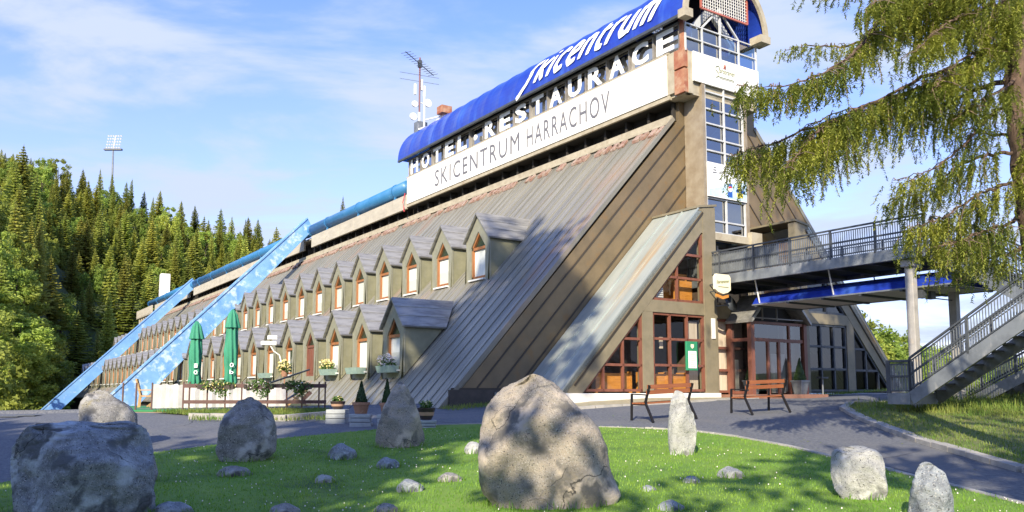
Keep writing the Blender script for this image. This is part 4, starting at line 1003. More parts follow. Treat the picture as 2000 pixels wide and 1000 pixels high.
rock('largest brown grey boulder, leaning triangle shape, in the middle of the lawn',988,[(988,962,1196),(968,946,1207),(945,941,1199),(915,940,1191),(880,940,1184),(850,941,1168),(815,948,1142),(790,960,1118),(768,980,1092),(756,1000,1074),(749,1022,1055)],r_warm,.62,1,2.3,.045,46,76,facet=.10)
rock('big square dark grey block of rock at the left front corner of the lawn',1022,[(1022,54,292),(985,44,289),(940,38,286),(905,34,282),(885,36,279),(872,44,276),(862,50,272),(852,56,266),(843,64,258)],r_grey,.62,2,4.4,.03,48,80,facet=.12,tilt=.03)
rock('grey boulder with slanting top standing behind the big square block',872,[(872,166,262),(840,160,262),(815,158,258),(800,157,246),(787,161,230),(775,168,214),(769,180,202)],r_mix,.7,3,2.6,.05)
rock('low boulder just showing past the right side of the big square block',946,[(946,236,300),(930,232,303),(910,236,299),(897,244,293),(889,256,284)],r_mix,.7,4,2.4,.05)
rock('rounded grey and brown boulder beside the road on the left of the lawn',903,[(903,436,520),(885,425,536),(865,425,536),(840,430,534),(815,440,526),(798,453,513),(788,466,500),(782,478,490)],r_mix,.72,5,2.3,.05,40,64,facet=.12)
rock('tall cone-shaped boulder in front of the potted topiaries',876,[(876,738,824),(865,733,828),(845,735,826),(820,742,819),(800,749,811),(780,757,802),(763,766,793),(753,774,786)],r_warm,.75,6,2.1,.04,40,60,facet=.08)
rock('slender upright pale stone in front of the bench',893,[(893,1309,1352),(870,1306,1359),(845,1306,1361),(815,1308,1356),(795,1312,1347),(780,1316,1340),(770,1321,1334)],r_pale,.8,7,2.4,.04,38,52,facet=.08)
rock('squat block of pale stone by the path on the right of the lawn',980,[(980,1648,1726),(960,1634,1731),(935,1630,1728),(910,1630,1725),(895,1632,1722),(888,1638,1716),(884,1650,1700)],r_pale,.75,8,3.6,.03,36,60,facet=.08,tilt=.04)
rock('leaning grey stone at the bottom right corner of the lawn',1030,[(1030,1776,1860),(1000,1781,1859),(975,1786,1858),(950,1791,1855),(932,1797,1846),(920,1803,1834),(915,1811,1824)],r_grey,.75,9,2.4,.05,36,52,facet=.12)
G='small stones set in the lawn'
for lab,x0,x1,y0,y1,mt in (('flat slab stone lying below the rounded boulder on the left',426,492,915,934,r_mix),('small pale stone in the left half of the lawn',615,655,932,948,r_pale),('humped grey stone left of the cone-shaped boulder',640,696,872,901,r_grey),('rounded grey stone below the cone-shaped boulder',735,782,898,919,r_grey),('oval grey stone in the middle left of the lawn near the front',775,827,943,965,r_grey),('thin flat stone left of the largest boulder',855,904,929,945,r_mix),('pale stone touching the left edge of the largest boulder',907,946,867,890,r_pale),
    ('small flat stone right of the largest boulder',1333,1369,935,949,r_grey),('pale flat stone below the slender upright stone',1402,1453,917,938,r_pale),('tiny stone at the right foot of the largest boulder',1250,1283,953,965,r_grey),('half buried stone at the bottom edge right of the largest boulder',1285,1338,983,1003,r_grey),('stone at the bottom edge beside the big square block',295,376,987,1016,r_grey),('domed stone at the bottom edge in the left half of the lawn',525,588,990,1014,r_mix),('domed stone at the bottom edge below the oval stone',730,782,989,1012,r_mix)):
    h=y1-y0; w=x1-x0
    rock(lab,y1,[(y1,x0+.03*w,x1-.02*w),(y1-.3*h,x0,x1),(y1-.6*h,x0+.06*w,x1-.08*w),(y1-.85*h,x0+.18*w,x1-.25*w),(y0,x0+.3*w,x1-.42*w)],mt,.8,R.randint(10,99),2.4,.06,16,36,group=G,facet=.1,name='stone',deepen=.08)
pts=[]
for base_,right_,hw_,dp_,dv_ in RB:
    for k in range(int(130*hw_/.5)):
        a=q.random()*6.283; f=1.0+abs(q.gauss(.04,.07)); w_=base_+right_*math.cos(a)*hw_*f+dv_*math.sin(a)*dp_*f; pts.append((w_.x,w_.y))
blades('rock_grass',pts,.05,.16,.007,m_blade,'longer grass tufts growing around the feet of the boulders',6)
b=MB()
for _ in range(520):
    while True:
        Y=9.6+10.5*q.random()**1.4; X=q.uniform(-8,7)
        if pin(X,Y,lawn) and noise.noise((X*.5,Y*.5,3))>-.1: break
    z=gz(X,Y)+.075+q.uniform(0,.03); s_=q.uniform(.006,.012); b.ell((X,Y,z),(s_,s_,s_),5,3)
o=b.build('clover_flowers',m_flow_w); tag(o,'tiny white clover flowers dotted over the lawn','flowers',kind='stuff')
b=MB()
for _ in range(420):
    X=q.uniform(-9,9);Y=q.uniform(12,25)
    if pin(X,Y,lawn) or pin(X,Y,verge): continue
    z=gz(X,Y)+.012; a=q.random()*6.3; s_=q.uniform(.012,.035); u=Vector((math.cos(a),math.sin(a),q.uniform(-.2,.3)))*s_; v_=Vector((-math.sin(a),math.cos(a),0))*s_*.6; c_=Vector((X,Y,z)); b.poly([c_-u,c_+v_,c_+u,c_-v_])
o=b.build('leaf_litter',m_straw); tag(o,'small dry leaves and grit scattered on the asphalt','litter',kind='stuff')
# ------------------------------------------------------------------ benches
m_slat=M('bench slat',(.33,.115,.045),(.25,.08,.03),rough=.42,nscale=3,stretch=(.4,6,6),coat=.2)
m_iron=M('black iron',(.02,.018,.018),rough=.45,metal=.3)
def bench(label,p0,p1,rot_to):
    """p0,p1: ground points of the two far (front) posts; rear legs lean toward the viewer"""
    a=Vector(p0);c=Vector(p1); d=(c-a); L=math.hypot(d.x,d.y); rz_=math.atan2(d.y,d.x)
    t=thing('park_bench',label,'bench',a,rz_,'wooden slat benches on the path')
    sl=d.z/L
    def S(p): return (p[0],p[1],p[2]+sl*p[0])
    # local x along bench, local -y toward the viewer(backrest side)
    for i in range(2):
        b=MB(); b.beam(S((.0,-.62,.84-.0)),S((L,-.62,.84)),.025,.10) if i else b.beam(S((.0,-.58,.70)),S((L,-.58,.70)),.025,.10); b.build('back_slat',m_slat,t)
    for k in range(4):
        b=MB(); b.beam(S((0,-.10-.12*k,.43)),S((L,-.10-.12*k,.43)),.095,.035); b.build('seat_slat',m_slat,t)
    for x in (0.03,L-.03):
        b=MB()
        b.beam(S((x,0,0)),S((x,-.02,.66)),.05,.045,(1,0,0)); b.beam(S((x,-.02,.66)),S((x,-.57,.64)),.05,.03)
        b.build('leg',m_iron,t)
        b=MB(); b.beam(S((x,-.66,.88)),S((x,-.50,.42)),.05,.05,(1,0,0)); b.beam(S((x,-.50,.46)),S((x,-.78,-.03)),.05,.05,(1,0,0)); b.beam(S((x,0,.40)),S((x,-.52,.40)),.05,.04); b.build('leg',m_iron,t)
    return t
bench('wooden bench with black iron legs partly behind the slender upright stone',at(1232,821),at(1319,814),0)
bench('wooden bench with black iron legs standing in front of the entrance steps',at(1427,807),at(1503,802),0)
# ------------------------------------------------------------------ pots and small things
m_terra=M('terracotta',(.38,.20,.12),(.30,.15,.09),rough=.8,nscale=4,c3=(.45,.30,.22),s3=3,t3=(.6,.75))
m_topi=M('topiary leaf',(.022,.055,.014),(.045,.09,.02),rough=.6,nscale=6,trans=.15)
m_bowl=M('dark glazed bowl',(.035,.025,.022),(.06,.04,.035),rough=.35,nscale=4); m_band=M('bowl band',(.42,.26,.17),rough=.6)
m_block=M('concrete block',(.38,.40,.40),(.28,.30,.31),rough=.9,nscale=3,bump=.3,bscale=20)
def blockstack(label,x0,x1,ytop,ybase):
    p=at((x0+x1)/2,ybase); k=p.y/1619; w=(x1-x0)*k/2; h=(ybase-ytop)*k
    t=thing('block_stack',label,'plinth',p,R.uniform(-.1,.1),'concrete block stacks under the pots')
    n=3
    for i in range(n):
        b=MB(); o_=R.uniform(-.015,.015); b.box(-w+o_,w+o_,-w*.8,w*.8,h*i/n-(.1 if i==0 else 0),h*(i+1)/n-.012); b.build('block',m_block,t,bevel=.012)
    return p+Vector((0,0,h)),k
def cone(t,z0,r,h,seed,n=1500,sz=.028):
    b=MB(); q=random.Random(seed)
    b.lathe([(r*.8,z0),(r*.85,z0+h*.1),(r*.55,z0+h*.5),(r*.2,z0+h*.85),(.01,z0+h*.97)],14,0)
    for _ in range(n):
        u=1-math.sqrt(q.random())*1.0; u=q.random()**1.4
        rr_=r*(1.02-u)*(1 if u>.08 else .85)*q.uniform(.85,1.06); a=q.random()*6.283
        c=Vector((math.cos(a)*rr_,math.sin(a)*rr_,z0+h*u)); d=Vector((q.gauss(0,1),q.gauss(0,1),q.gauss(0,1))).normalized()*sz; e=d.cross(Vector((q.gauss(0,1),q.gauss(0,1),q.gauss(0,1)))).normalized()*sz*.6
        b.poly([c-d,c+e,c+d,c-e])
    b.build('clipped_foliage',m_topi,t)
def terracotta(label,stack,x0,x1,ytop,ybase,conetop,seed):
    p,k=blockstack(*stack); w=(x1-x0)*k/2; h=(ybase-ytop)*k
    t=thing('potted_topiary',label,'potted plant',p,0,'clipped cones in terracotta pots')
    b=MB(); b.lathe([(w*.72,0),(w*.95,h*.75),(w*1.08,h*.76),(w*1.08,h),(w*.9,h),(w*.85,h*.9),(.01,h*.88)],24); b.build('pot',m_terra,t,smooth=False)
    cone(t,h*.85,w*.76,(ytop-conetop)*k,seed)
terracotta('clipped cone shrub in a full terracotta pot left of the cone-shaped boulder',('concrete block stack under the clearly visible terracotta pot',684,725,808,832),690,722,786,808,742,1)
terracotta('clipped cone shrub in a terracotta pot half hidden behind the cone-shaped boulder',('concrete block stack mostly hidden behind the cone-shaped boulder',738,772,809,834),745,772,787,809,738,2)
def bowl(label,stack,x0,x1,ytop,ybase,seed):
    p,k=blockstack(*stack); w=(x1-x0)*k/2; h=(ybase-ytop)*k
    t=thing('flower_bowl',label,'potted plant',p,0,'dark banded flower bowls')
    b=MB(); b.lathe([(w*.6,0),(w*.85,h*.35)],20,0); b.lathe([(w*.86,h*.35),(w*.95,h*.65)],20,1); b.lathe([(w*.96,h*.65),(w*1.05,h*.95),(w*1.05,h),(w*.85,h),(.01,h*.85)],20,0); b.build('bowl',[m_bowl,m_band],t)
    b=MB(); leafball(b,(0,0,h*1.15),(w*.8,w*.8,h*.55),220,.05,0,seed); b.build('foliage',m_leaf,t)
    b=MB(); leafball(b,(0,0,h*1.35),(w*.6,w*.6,h*.3),30,.04,0,seed+5); b.build('flowers',m_flow_y,t)
bowl('dark banded flower bowl on the leftmost block stack next to the terrace fence',('concrete block stack nearest the terrace fence',640,678,799,826),645,673,784,799,3)
bowl('dark banded flower bowl right of the cone-shaped boulder',('low pale block right of the cone-shaped boulder',812,852,820,838),812,846,797,820,4)
# entrance topiaries
def greypot(label,x,y):
    w=Bw(x,y,-.1); t=thing('potted_topiary',label,'potted plant',w,BROT)
    b=MB(); b.hexa([(-.16,-.16,0),(.16,-.16,0),(.16,.16,0),(-.16,.16,0),(-.23,-.23,.48),(.23,-.23,.48),(.23,.23,.48),(-.23,.23,.48)]); b.box(-.25,.25,-.25,.25,.46,.52); b.build('pot',m_steel,t,bevel=.01)
    cone(t,.5,.24,.85,int(x*10),1200)
greypot('bright clipped cone shrub in a tapered grey pot right of the entrance door',9.35,-1.05)
greypot('clipped cone shrub in a grey pot behind the glass left of the entrance door',7.5,-.35)
w=Bw(10.35,-1.3,0); w.z=gz(w.x,w.y)
t=thing('ashtray_stand','thin grey ashtray stand right of the entrance steps','ashtray',w,BROT)
b=MB(); b.tube([(0,0,0),(0,0,.72)],.03,8); b.build('pole',m_steel,t); b=MB(); b.box(-.2,.2,-.12,.12,.70,.76); b.build('tray',m_steeld,t); b=MB(); b.box(-.13,.13,-.13,.13,0,.03); b.build('base',m_steeld,t)
# ------------------------------------------------------------------ terrace
TZ=-.56
m_carpet=M('green carpet',(.035,.20,.075),(.05,.25,.10),rough=.95,nscale=3); m_deckw=M('deck board edge',(.45,.32,.20),(.36,.25,.15),rough=.8,nscale=3)
t=thing('terrace_deck','low timber terrace with green artificial grass beside the roof foot','terrace',(-9,28,TZ))
pl=[(-12.3,25.6),(-10.4,25.2),(-5.9,25.8),(-6.9,31.0),(-8.4,33.5),(-15.5,33)]
b=MB(); b.prism([(x+9,y-28) for x,y in pl],lambda p,k:(p[0],p[1],-.0 if k else -.05)); b.build('green_carpet',m_carpet,t)
b=MB(); b.prism([(x+9,y-28) for x,y in pl],lambda p,k:((p[0])*.995,(p[1])*.995,-.06 if k else -.5)); b.build('base',m_deckw,t)
m_fence=M('dark fence board',(.11,.05,.042),(.075,.035,.03),rough=.6,nscale=3)
t=thing('terrace_fence','low dark brown two-rail fence with flower baskets along the terrace front','fence',(0,0,0))
FY=25.75
def fx(px_): return P(px_,770,FY).x
def fyy(px_): return FY if px_>=355 else FY+.0
for px_ in (240,266,297,358,370,405,440,472,523,560,590,623,635):
    X=fx(px_); b=MB(); b.box(X-.02,X+.02,FY-.02,FY+.02,TZ-.22,.31 if px_>350 else .28); b.box(X-.035,X+.035,FY-.035,FY+.035,TZ-.24,TZ-.08); b.build('post',m_fence,t)
for z0,z1,xa in ((.12,.24,360),(-.37,-.26,360),(-.60,-.50,525)):
    b=MB(); b.box(fx(xa),fx(638),FY-.06,FY-.025,z0,z1); b.build('rail',m_fence,t)
t=thing('canvas_wall','low crumpled white screen behind the terrace fence','screen',(0,0,0))
m_canvas=M('white canvas',(.58,.55,.53),(.46,.44,.42),rough=.85,nscale=2.0,bump=.6,bscale=3)
b=MB(); wy=27.6; x0=P(298,770,wy).x; x1=P(560,770,wy).x
N_=40
for i in range(N_):
    xa=x0+(x1-x0)*i/N_; xb=x0+(x1-x0)*(i+1)/N_; ya=wy+.06*math.sin(i*1.3)+.04*math.sin(i*3.7); yb=wy+.06*math.sin((i+1)*1.3)+.04*math.sin((i+1)*3.7)
    za=.24+.03*math.sin(i*2.1); zb_=.24+.03*math.sin((i+1)*2.1)
    b.hexa([(xa,ya,TZ),(xb,yb,TZ),(xb,yb+.04,TZ),(xa,ya+.04,TZ),(xa,ya,za),(xb,yb,zb_),(xb,yb+.04,zb_),(xa,ya+.04,za)])
b.build('canvas_sheet',m_canvas,t)
# umbrellas
m_umb=M('green parasol cloth',(.05,.30,.18),(.035,.23,.135),rough=.75,nscale=4,stretch=(1,1,.3),trans=.1)
def umbrella(label,px_,ytop,ybot,Y,seed,word):
    top=P(px_,ytop,Y); bot=P(px_,ybot,Y); H=top.z-TZ
    t=thing('closed_parasol',label,'parasol',(top.x,Y,TZ),.3*seed,'closed green parasols on the terrace')
    b=MB(); b.tube([(0,0,0),(0,0,H)],.025,8); b.build('pole',m_fence,t); b=MB(); b.lathe([(.25,0),(.25,.06),(.05,.1)],16); b.build('base',m_block,t)
    zb=bot.z-TZ
    def folded(prof,nf,amp,name):
        V=[];F=[];n=64;q=random.Random(seed)
        for (r,z) in prof:
            for j in range(n):
                a=2*math.pi*j/n; rr_=r*(1+amp*math.sin(nf*a+z*2.0)+.08*math.sin(3*a+z*3)); V.append((rr_*math.cos(a),rr_*math.sin(a),z))
        for i in range(len(prof)-1):
            for j in range(n): F.append((i*n+j,i*n+(j+1)%n,(i+1)*n+(j+1)%n,(i+1)*n+j))
        return raw(name,V,F,m_umb,t,True)
    folded([(.16,zb),(.20,zb+.12),(.17,zb+.4),(.19,zb+.8),(.20,zb+1.2),(.17,H-.62),(.12,H-.3)],8,.22,'canopy')
    folded([(.25,H-.66),(.24,H-.6),(.15,H-.2),(.05,H-.02),(.01,H)],8,.12,'top_flap')
    b=MB(); 
    for i,ch in enumerate(word): add_text(b,ch,.13,.15,lambda x,y,z,i=i:(-.02+x,-.245-z,zb+.62-.24*i+y),offset=.015,ext=.004)
    o=b.build('lettering',m_letter,t); o.rotation_euler=(0,0,-.3*seed+.25)
umbrella('closed green parasol on the left, in front of the blue sloping beam',385,627,752,30,1,'io')
umbrella('taller closed green parasol on the right, in front of the dormers',455,604,752,29,2,'ob')
# chairs
m_chair=M('light beech',(.52,.32,.14),(.44,.26,.11),rough=.6,nscale=4)
def armchair(t):
    for x in (-.26,.26):
        b=MB(); b.beam((x,-.25,0),(x,-.2,.6),.05,.05,(1,0,0)); b.build('leg',m_chair,t)
        b=MB(); b.beam((x,.32,0),(x,.28,.42),.05,.05,(1,0,0)); b.beam((x,.26,.4),(x,.42,1.0),.05,.05,(1,0,0)); b.build('leg',m_chair,t)
        b=MB(); b.box(x-.04,x+.04,-.28,.36,.6,.64); b.build('armrest',m_chair,t)
    b=MB(); b.box(-.28,.28,-.24,.3,.38,.43); b.build('seat',m_chair,t)
    b=MB()
    for k in range(5): b.beam((-.2+.1*k,.29,.45),(-.2+.1*k,.41,.98),.06,.02,(0,1,0))
    b.beam((-.26,.42,.98),(.26,.42,.98),.06,.08); b.build('backrest',m_chair,t)
c=P(290,792,30); t=thing('wooden_armchair','upright light wooden armchair on the green carpet at the left end of the terrace','chair',(c.x,30,TZ),1.9); armchair(t)
for i,(px_,yy,lab) in enumerate(((318,29.6,'folded wooden chair lying beside the upright armchair'),(338,29.0,'folded wooden chair lying at the foot of the white screen'))):
    c=P(px_,795,yy); t=thing('folded_chair',lab,'chair',(c.x,yy,TZ),.6+i,'folded wooden chairs lying on the terrace')
    for s in (-1,1):
        b=MB(); b.beam((-.5,.2*s,.03),(.1,.2*s,.5),.04,.05); b.build('leg',m_chair,t); b=MB(); b.beam((.5,.2*s,.03),(-.1,.2*s,.45),.04,.05); b.build('leg',m_chair,t)
    b=MB()
    for k in range(4): b.box(-.1+.08*k,-.05+.08*k,-.2,.2,.4-.09*k,.43-.09*k)
    b.build('seat',m_chair,t)
# flower baskets on the fence
for i,(px_,w_,lab,fl) in enumerate(((425,.62,'hanging flower basket at the left of the terrace fence below the parasols',1),(508,.5,'trailing flower basket in the middle of the terrace fence',1),(582,.5,'dark leafy basket at the right part of the terrace fence',0))):
    X=fx(px_); t=thing('flower_basket',lab,'flower box',(X,FY-.14,.10),0,'flower baskets on the terrace fence')
    b=MB(); b.box(-w_*.9,w_*.9,-.08,.06,-.02,.12); b.build('trough',m_bowl,t)
    b=MB(); leafball(b,(0,-.02,.08),(w_,.14,.2),330,.06,0,30+i); leafball(b,(w_*.3,-.05,-.12),(w_*.5,.1,.2),120,.05,0,40+i); b.build('foliage',m_leaf,t)
    b=MB(); leafball(b,(0,-.06,.10),(w_,.14,.16),90 if fl else 14,.045,0,50+i); b.build('flowers',m_flow_y if i==0 else m_flow_w,t)
c=P(556,730,29.5)
t=thing('flower_pot','tall pot of pale yellow flowers on a rod left of the red door','flower box',(c.x,29.5,c.z),0)
b=MB(); leafball(b,(0,0,.2),(.26,.22,.26),200,.06,0,77); b.build('foliage',m_leaf,t); b=MB(); leafball(b,(0,-.05,.26),(.27,.25,.27),170,.06,0,78); b.build('flowers',m_flow_y,t)
b=MB(); b.lathe([(.1,-.1),(.15,.12)],12); b.tube([(0,0,TZ-c.z),(0,0,0)],.025,6); b.build('pot',m_terra,t)
c=P(585,775,27.5)
t=thing('deck_chair','dark blue and orange folded deck chair behind the right end of the fence','chair',(c.x,27.5,TZ),.3)
b=MB(); b.beam((-.5,0,.25),(.3,0,.75),.6,.05); b.build('fabric',M('navy cloth',(.03,.04,.08),rough=.9),t); b=MB(); b.beam((.1,-.1,.3),(.35,-.1,.55),.35,.12); b.build('cushion',m_terra,t)
b=MB(); b.beam((-.5,-.3,0),(.3,-.3,.7),.05,.05); b.beam((-.5,.3,0),(.3,.3,.7),.05,.05); b.beam((.4,-.3,0),(-.2,-.3,.4),.05,.05); b.beam((.4,.3,0),(-.2,.3,.4),.05,.05); b.build('frame',m_chair,t)
w0=P(560,742,29.0);w1=P(604,722,31)
t=thing('handrail','thin dark handrail rising to the red door dormer','railing',(0,0,0)); b=MB(); b.beam(P(515,752,27.5),w1,.05,.05); b.beam(P(575,742,28.5),P(575,775,28.5),.04,.04); b.build('rail',m_steeld,t)
# ------------------------------------------------------------------ trees
m_bark=M('spruce bark',(.10,.075,.055),(.06,.045,.035),rough=.9,nscale=6)
m_spr=M('spruce needles',(.37,.39,.075),(.20,.25,.05),rough=.7,nscale=.55,lo=.38,hi=.64,trans=.45,rnd=.42,spec=.3)
m_dec=M('broad leaves',(.36,.44,.08),(.23,.32,.055),rough=.6,nscale=.6,lo=.38,hi=.64,trans=.42,rnd=.3,spec=.3)
def spruce_mesh(seed,h=16.0,tiers=30,rmax=2.7,low=.03):
    q=random.Random(seed); V=[];F=[]
    def quad(a,b2,c,d): i=len(V); V.extend([tuple(a),tuple(b2),tuple(c),tuple(d)]); F.append((i,i+1,i+2,i+3))
    lop=q.uniform(0,6.28)
    for ti in range(tiers):
        u=ti/(tiers-1); z0=h*(low+(.985-low)*u); r=rmax*(1-u)**.82+.10; r*=q.uniform(.82,1.15)
        nb=int(10-4*u)
        for k in range(nb):
            a=6.283*(k+q.random()*.8)/nb+ti*.7; rr_=r*q.uniform(.68,1.12)*(1+.16*math.cos(a-lop)); L=rr_
            ca,sa=math.cos(a),math.sin(a); side=Vector((-sa,ca,0)); out_=Vector((ca,sa,0))
            up=.10*L; prev=Vector((0,0,z0)); segs=4
            for s in range(segs):
                f1=(s+1)/segs
                nx=Vector((ca*L*f1,sa*L*f1,z0-.42*L*f1+.22*L*f1*f1+ (up if s==segs-1 else 0)))
                wd=.34*L*(1-.55*f1)*.55+.14
                # drooping needle curtains on both sides and a flat frond
                for sg in (-1,1):
                    tip=side*sg*wd*q.uniform(.8,1.35)+out_*q.uniform(-.05,.25)*L*.5-Vector((0,0,q.uniform(.12,.42)))
                    quad(prev,nx,nx+tip,prev+tip*q.uniform(.4,1.0))
                if q.random()<.55:
                    quad(prev,nx,nx-Vector((0,0,q.uniform(.18,.45)))+side*q.uniform(-.15,.15),prev-Vector((0,0,q.uniform(.1,.35)))+side*q.uniform(-.15,.15))
                prev=nx
    for k in range(5):
        a=k*1.257; quad((0,0,h*.955),(.13*math.cos(a),.13*math.sin(a),h*.95),(.05*math.cos(a),.05*math.sin(a),h*.99),(0,0,h*1.03))
    n0=len(F)
    tb=MB(); tb.tube([(0,0,-1.5),(0,0,h*.5),(0,0,h*.97)],[.22,.13,.03],6)
    o=len(V); V+=tb.v; F+=[tuple(i+o for i in f_) for f_ in tb.f]
    me=bpy.data.meshes.new('spruce'); me.from_pydata(V,[],F); me.materials.append(m_spr); me.materials.append(m_bark)
    me.polygons.foreach_set('material_index',[0]*n0+[1]*(len(F)-n0)); me.update(); return me
def broad_mesh(seed,h=12.0,w=3.6,n=42,leaf=.36,per=75,lof=.18):
    q=random.Random(seed); V=[];F=[]
    for _ in range(n):
        u=q.random(); z=h*(lof+(.98-lof)*u); rad_=w*math.sin(math.pi*min(1,.16+.84*(1-u)))**.7*q.uniform(.35,1.0); a=q.random()*6.283
        c=Vector((math.cos(a)*rad_,math.sin(a)*rad_,z)); cr=q.uniform(.55,1.25)*w/3.6
        for _ in range(per):
            d=Vector((q.gauss(0,1),q.gauss(0,1),q.gauss(0,.8))).normalized()*cr*q.random()**.4
            p=c+d; e=Vector((q.gauss(0,1),q.gauss(0,1),q.gauss(0,1))).normalized()*leaf*q.uniform(.5,1); g=e.cross(Vector((q.gauss(0,1),q.gauss(0,1),q.gauss(0,1)))).normalized()*leaf*.4
            i=len(V); V.extend([tuple(p-e),tuple(p+g),tuple(p+e),tuple(p-g)]); F.append((i,i+1,i+2,i+3))
    n0=len(F); tb=MB(); tb.tube([(0,0,-1.5),(.1,0,h*.4),(0,.1,h*.8)],[.2,.13,.04],6)
    for k in range(5): a=k*1.3; tb.tube([(0,0,h*(.25+.08*k)),(math.cos(a)*w*.5,math.sin(a)*w*.5,h*(.45+.08*k))],[.08,.02],5)
    o=len(V); V+=tb.v; F+=[tuple(i+o for i in f_) for f_ in tb.f]
    me=bpy.data.meshes.new('broadleaf'); me.from_pydata(V,[],F); me.materials.append(m_dec); me.materials.append(m_bark)
    me.polygons.foreach_set('material_index',[0]*n0+[1]*(len(F)-n0)); me.update(); return me
TALLB=broad_mesh(31,30,5.2,38,.5,60,.72)
SPARSE=broad_mesh(32,12,3.4,24,.34,46)
SP=[spruce_mesh(1),spruce_mesh(2,16,32,2.2),spruce_mesh(3,16,26,3.1),spruce_mesh(4,16,34,2.5)]
BR=[broad_mesh(11),broad_mesh(12,11,3.2),broad_mesh(13,9,3.8)]
def tree(me,X,Y,s,name,label,cat,group,dz=0,sx=1):
    o=bpy.data.objects.new(name,me); COL.objects.link(o); o.location=(X,Y,gz(X,Y)-.3+dz); o.scale=(s*sx,s*sx,s); o.rotation_euler=(R.uniform(-.03,.03),R.uniform(-.03,.03),R.random()*6.28)
    return tag(o,label,cat,group)
q=random.Random(21)
# forested hillside on the left
rings=[]
_r=66
while _r<256:
    rings.append((_r,3.9 if _r<110 else 3.7,-33.2,interp([(66,-26.5),(94,-25.5),(110,-24),(125,-20),(140,-16),(175,-14),(256,-13.5)],_r))); _r+=7.2 if _r<150 else 8.2
for ri,(rr_,sp,a0,a1) in enumerate(rings):
    a=a0+q.random()*2
    while a<a1:
        r2=rr_+q.uniform(-4,4); X=r2*math.sin(rad(a));Y=r2*math.cos(rad(a))
        pbroad=.72 if ri<9 else (.58 if ri<13 else (.38 if ri<17 else .18))
        if a<-30 and ri>=9: pbroad=.35
        u_=(Vector((X,Y,0))-Vector((P0[0],P0[1],0))); tt=u_.x*D2[0]+u_.y*D2[1]; ss=u_.x*D1[0]+u_.y*D1[1]
        ok=not(-10<tt<27 and ss<124) and not (-2<tt<24 and ss<128)
        if r2<108 and a>-31.2: ok=False
        if ok:
            if q.random()<pbroad: tree(q.choice(BR),X,Y,q.uniform(.6,.95),'broadleaf_tree','light green leafy tree on the forested hillside' if ri<14 else 'leafy tree high on the ridge of the forested hillside','tree','leafy trees on the hillside' if ri<14 else 'leafy trees on the ridge')
            else: tree(q.choice(SP),X,Y,q.uniform(.55,.95)*(1.0 if ri<20 else .85),'spruce_tree','dark pointed spruce on the forested hillside' if ri<20 else 'spruce on the skyline of the hillside','tree','spruces on the hillside' if ri<20 else 'spruces on the skyline',0,q.uniform(1.0,1.75))
        a+=math.degrees(sp/rr_)*q.uniform(.7,1.25)
# single tips beyond the roof
for px_,py_,Y in ((668,384,230),(690,402,236)):
    p=P(px_,py_,Y); s=.9 if px_==668 else .7; o=tree(SP[1],p.x,p.y,s,'spruce_tree','lone spruce tip showing above the blue pipe' if px_==668 else 'small second spruce tip just above the blue pipe','tree','spruce tips above the pipe',p.z-16*s-gz(p.x,p.y)+.3)
# trees behind the right gable and the stairs
for i,(px_,py_,Y,k) in enumerate(((1655,600,70,1),(1700,612,74,0),(1735,625,80,2),(1690,650,60,1),(1760,640,90,1),(1790,650,84,0),(1820,662,95,2),(1850,672,90,1),(1885,690,92,0),(1730,672,58,2),(1775,690,60,1),(1920,690,70,2),(1960,700,66,0),(1995,690,70,1),(1850,720,52,2),(1900,722,50,1),(1950,728,48,2),(2005,725,46,1),(1620,640,66,1),(1680,630,66,1),(1715,640,64,1),(1745,650,68,0),(1768,665,72,1),(1800,672,78,1),(1828,680,74,1),(1868,688,80,1),(1840,700,62,1),(1710,690,54,1),(1755,705,52,1),(1800,705,55,1),(1825,730,48,1),(1875,735,46,1),(1925,740,44,1),(1975,738,42,1),(1945,700,60,1),(1980,695,58,0))):
    p=P(px_,py_,Y); g=gz(p.x,p.y); hh=p.z-g
    if k==1 or i>=13: me=BR[i%3]; h0=(12,11,9)[i%3]*1.0
    else: me=SP[i%4]; h0=16.3
    s=max(.15,hh/h0); tree(me,p.x,p.y,s,'broadleaf_tree' if h0<14 else 'spruce_tree','sunlit yellow green tree behind the right gable and the staircase','tree','trees behind the staircase',0,1.5 if s<.5 else 1.2)
# trees behind the viewpoint that shade the lawn
for X,Y,s,k in ((-26,-9,1.6,0),(-22,-8.5,1.62,1),(-18.3,-9,1.56,0),(-14.6,-8.5,1.42,1),(-11,-9,1.42,2),(-7.6,-9.5,1.2,2),(-4.6,-9,.95,2),(-1.6,-9.5,1.08,2),(1.5,-9,1.3,2),(5,-9.5,1.5,2),(9,-9,1.5,0)):
    tree((BR[0],BR[1],SPARSE)[k],X,Y,s*(1.08 if k==1 else 1.0),'shade_tree','broad leafy tree behind the viewpoint, outside the picture, shading the lawn','tree','trees behind the viewpoint',0,.9)
for X_,s_ in ((-14.9,.98),(-12.3,1.12),(-10.3,.96)): tree(TALLB,X_,-10,s_,'shade_tree','high crowned leafy tree behind the viewpoint, outside the picture, shading the lower roof','tree','high crowned trees behind the viewpoint',0,.72)
for X,Y,s in ((-11.4,-10.5,2.16),(-10.2,-9.5,1.72)):
    tree(SP[0],X,Y,s,'shade_spruce','very tall spruce behind the viewpoint, outside the picture, shading the lower roof','tree','tall spruces behind the viewpoint',0,.9)
for k in range(62):
    az=q.uniform(-34,-31.2) if k<20 else q.uniform(-33.5,-28.6); r2=q.uniform(46,66) if k<20 else q.uniform(108,140); X=r2*math.sin(rad(az));Y=r2*math.cos(rad(az)); s=q.uniform(.2,.36) if k<26 else q.uniform(.4,.7)
    tree(q.choice(BR),X,Y,s,'bush','sunlit leafy bush at the foot of the hillside beyond the road','bush','bushes at the foot of the hillside',0,1.5)
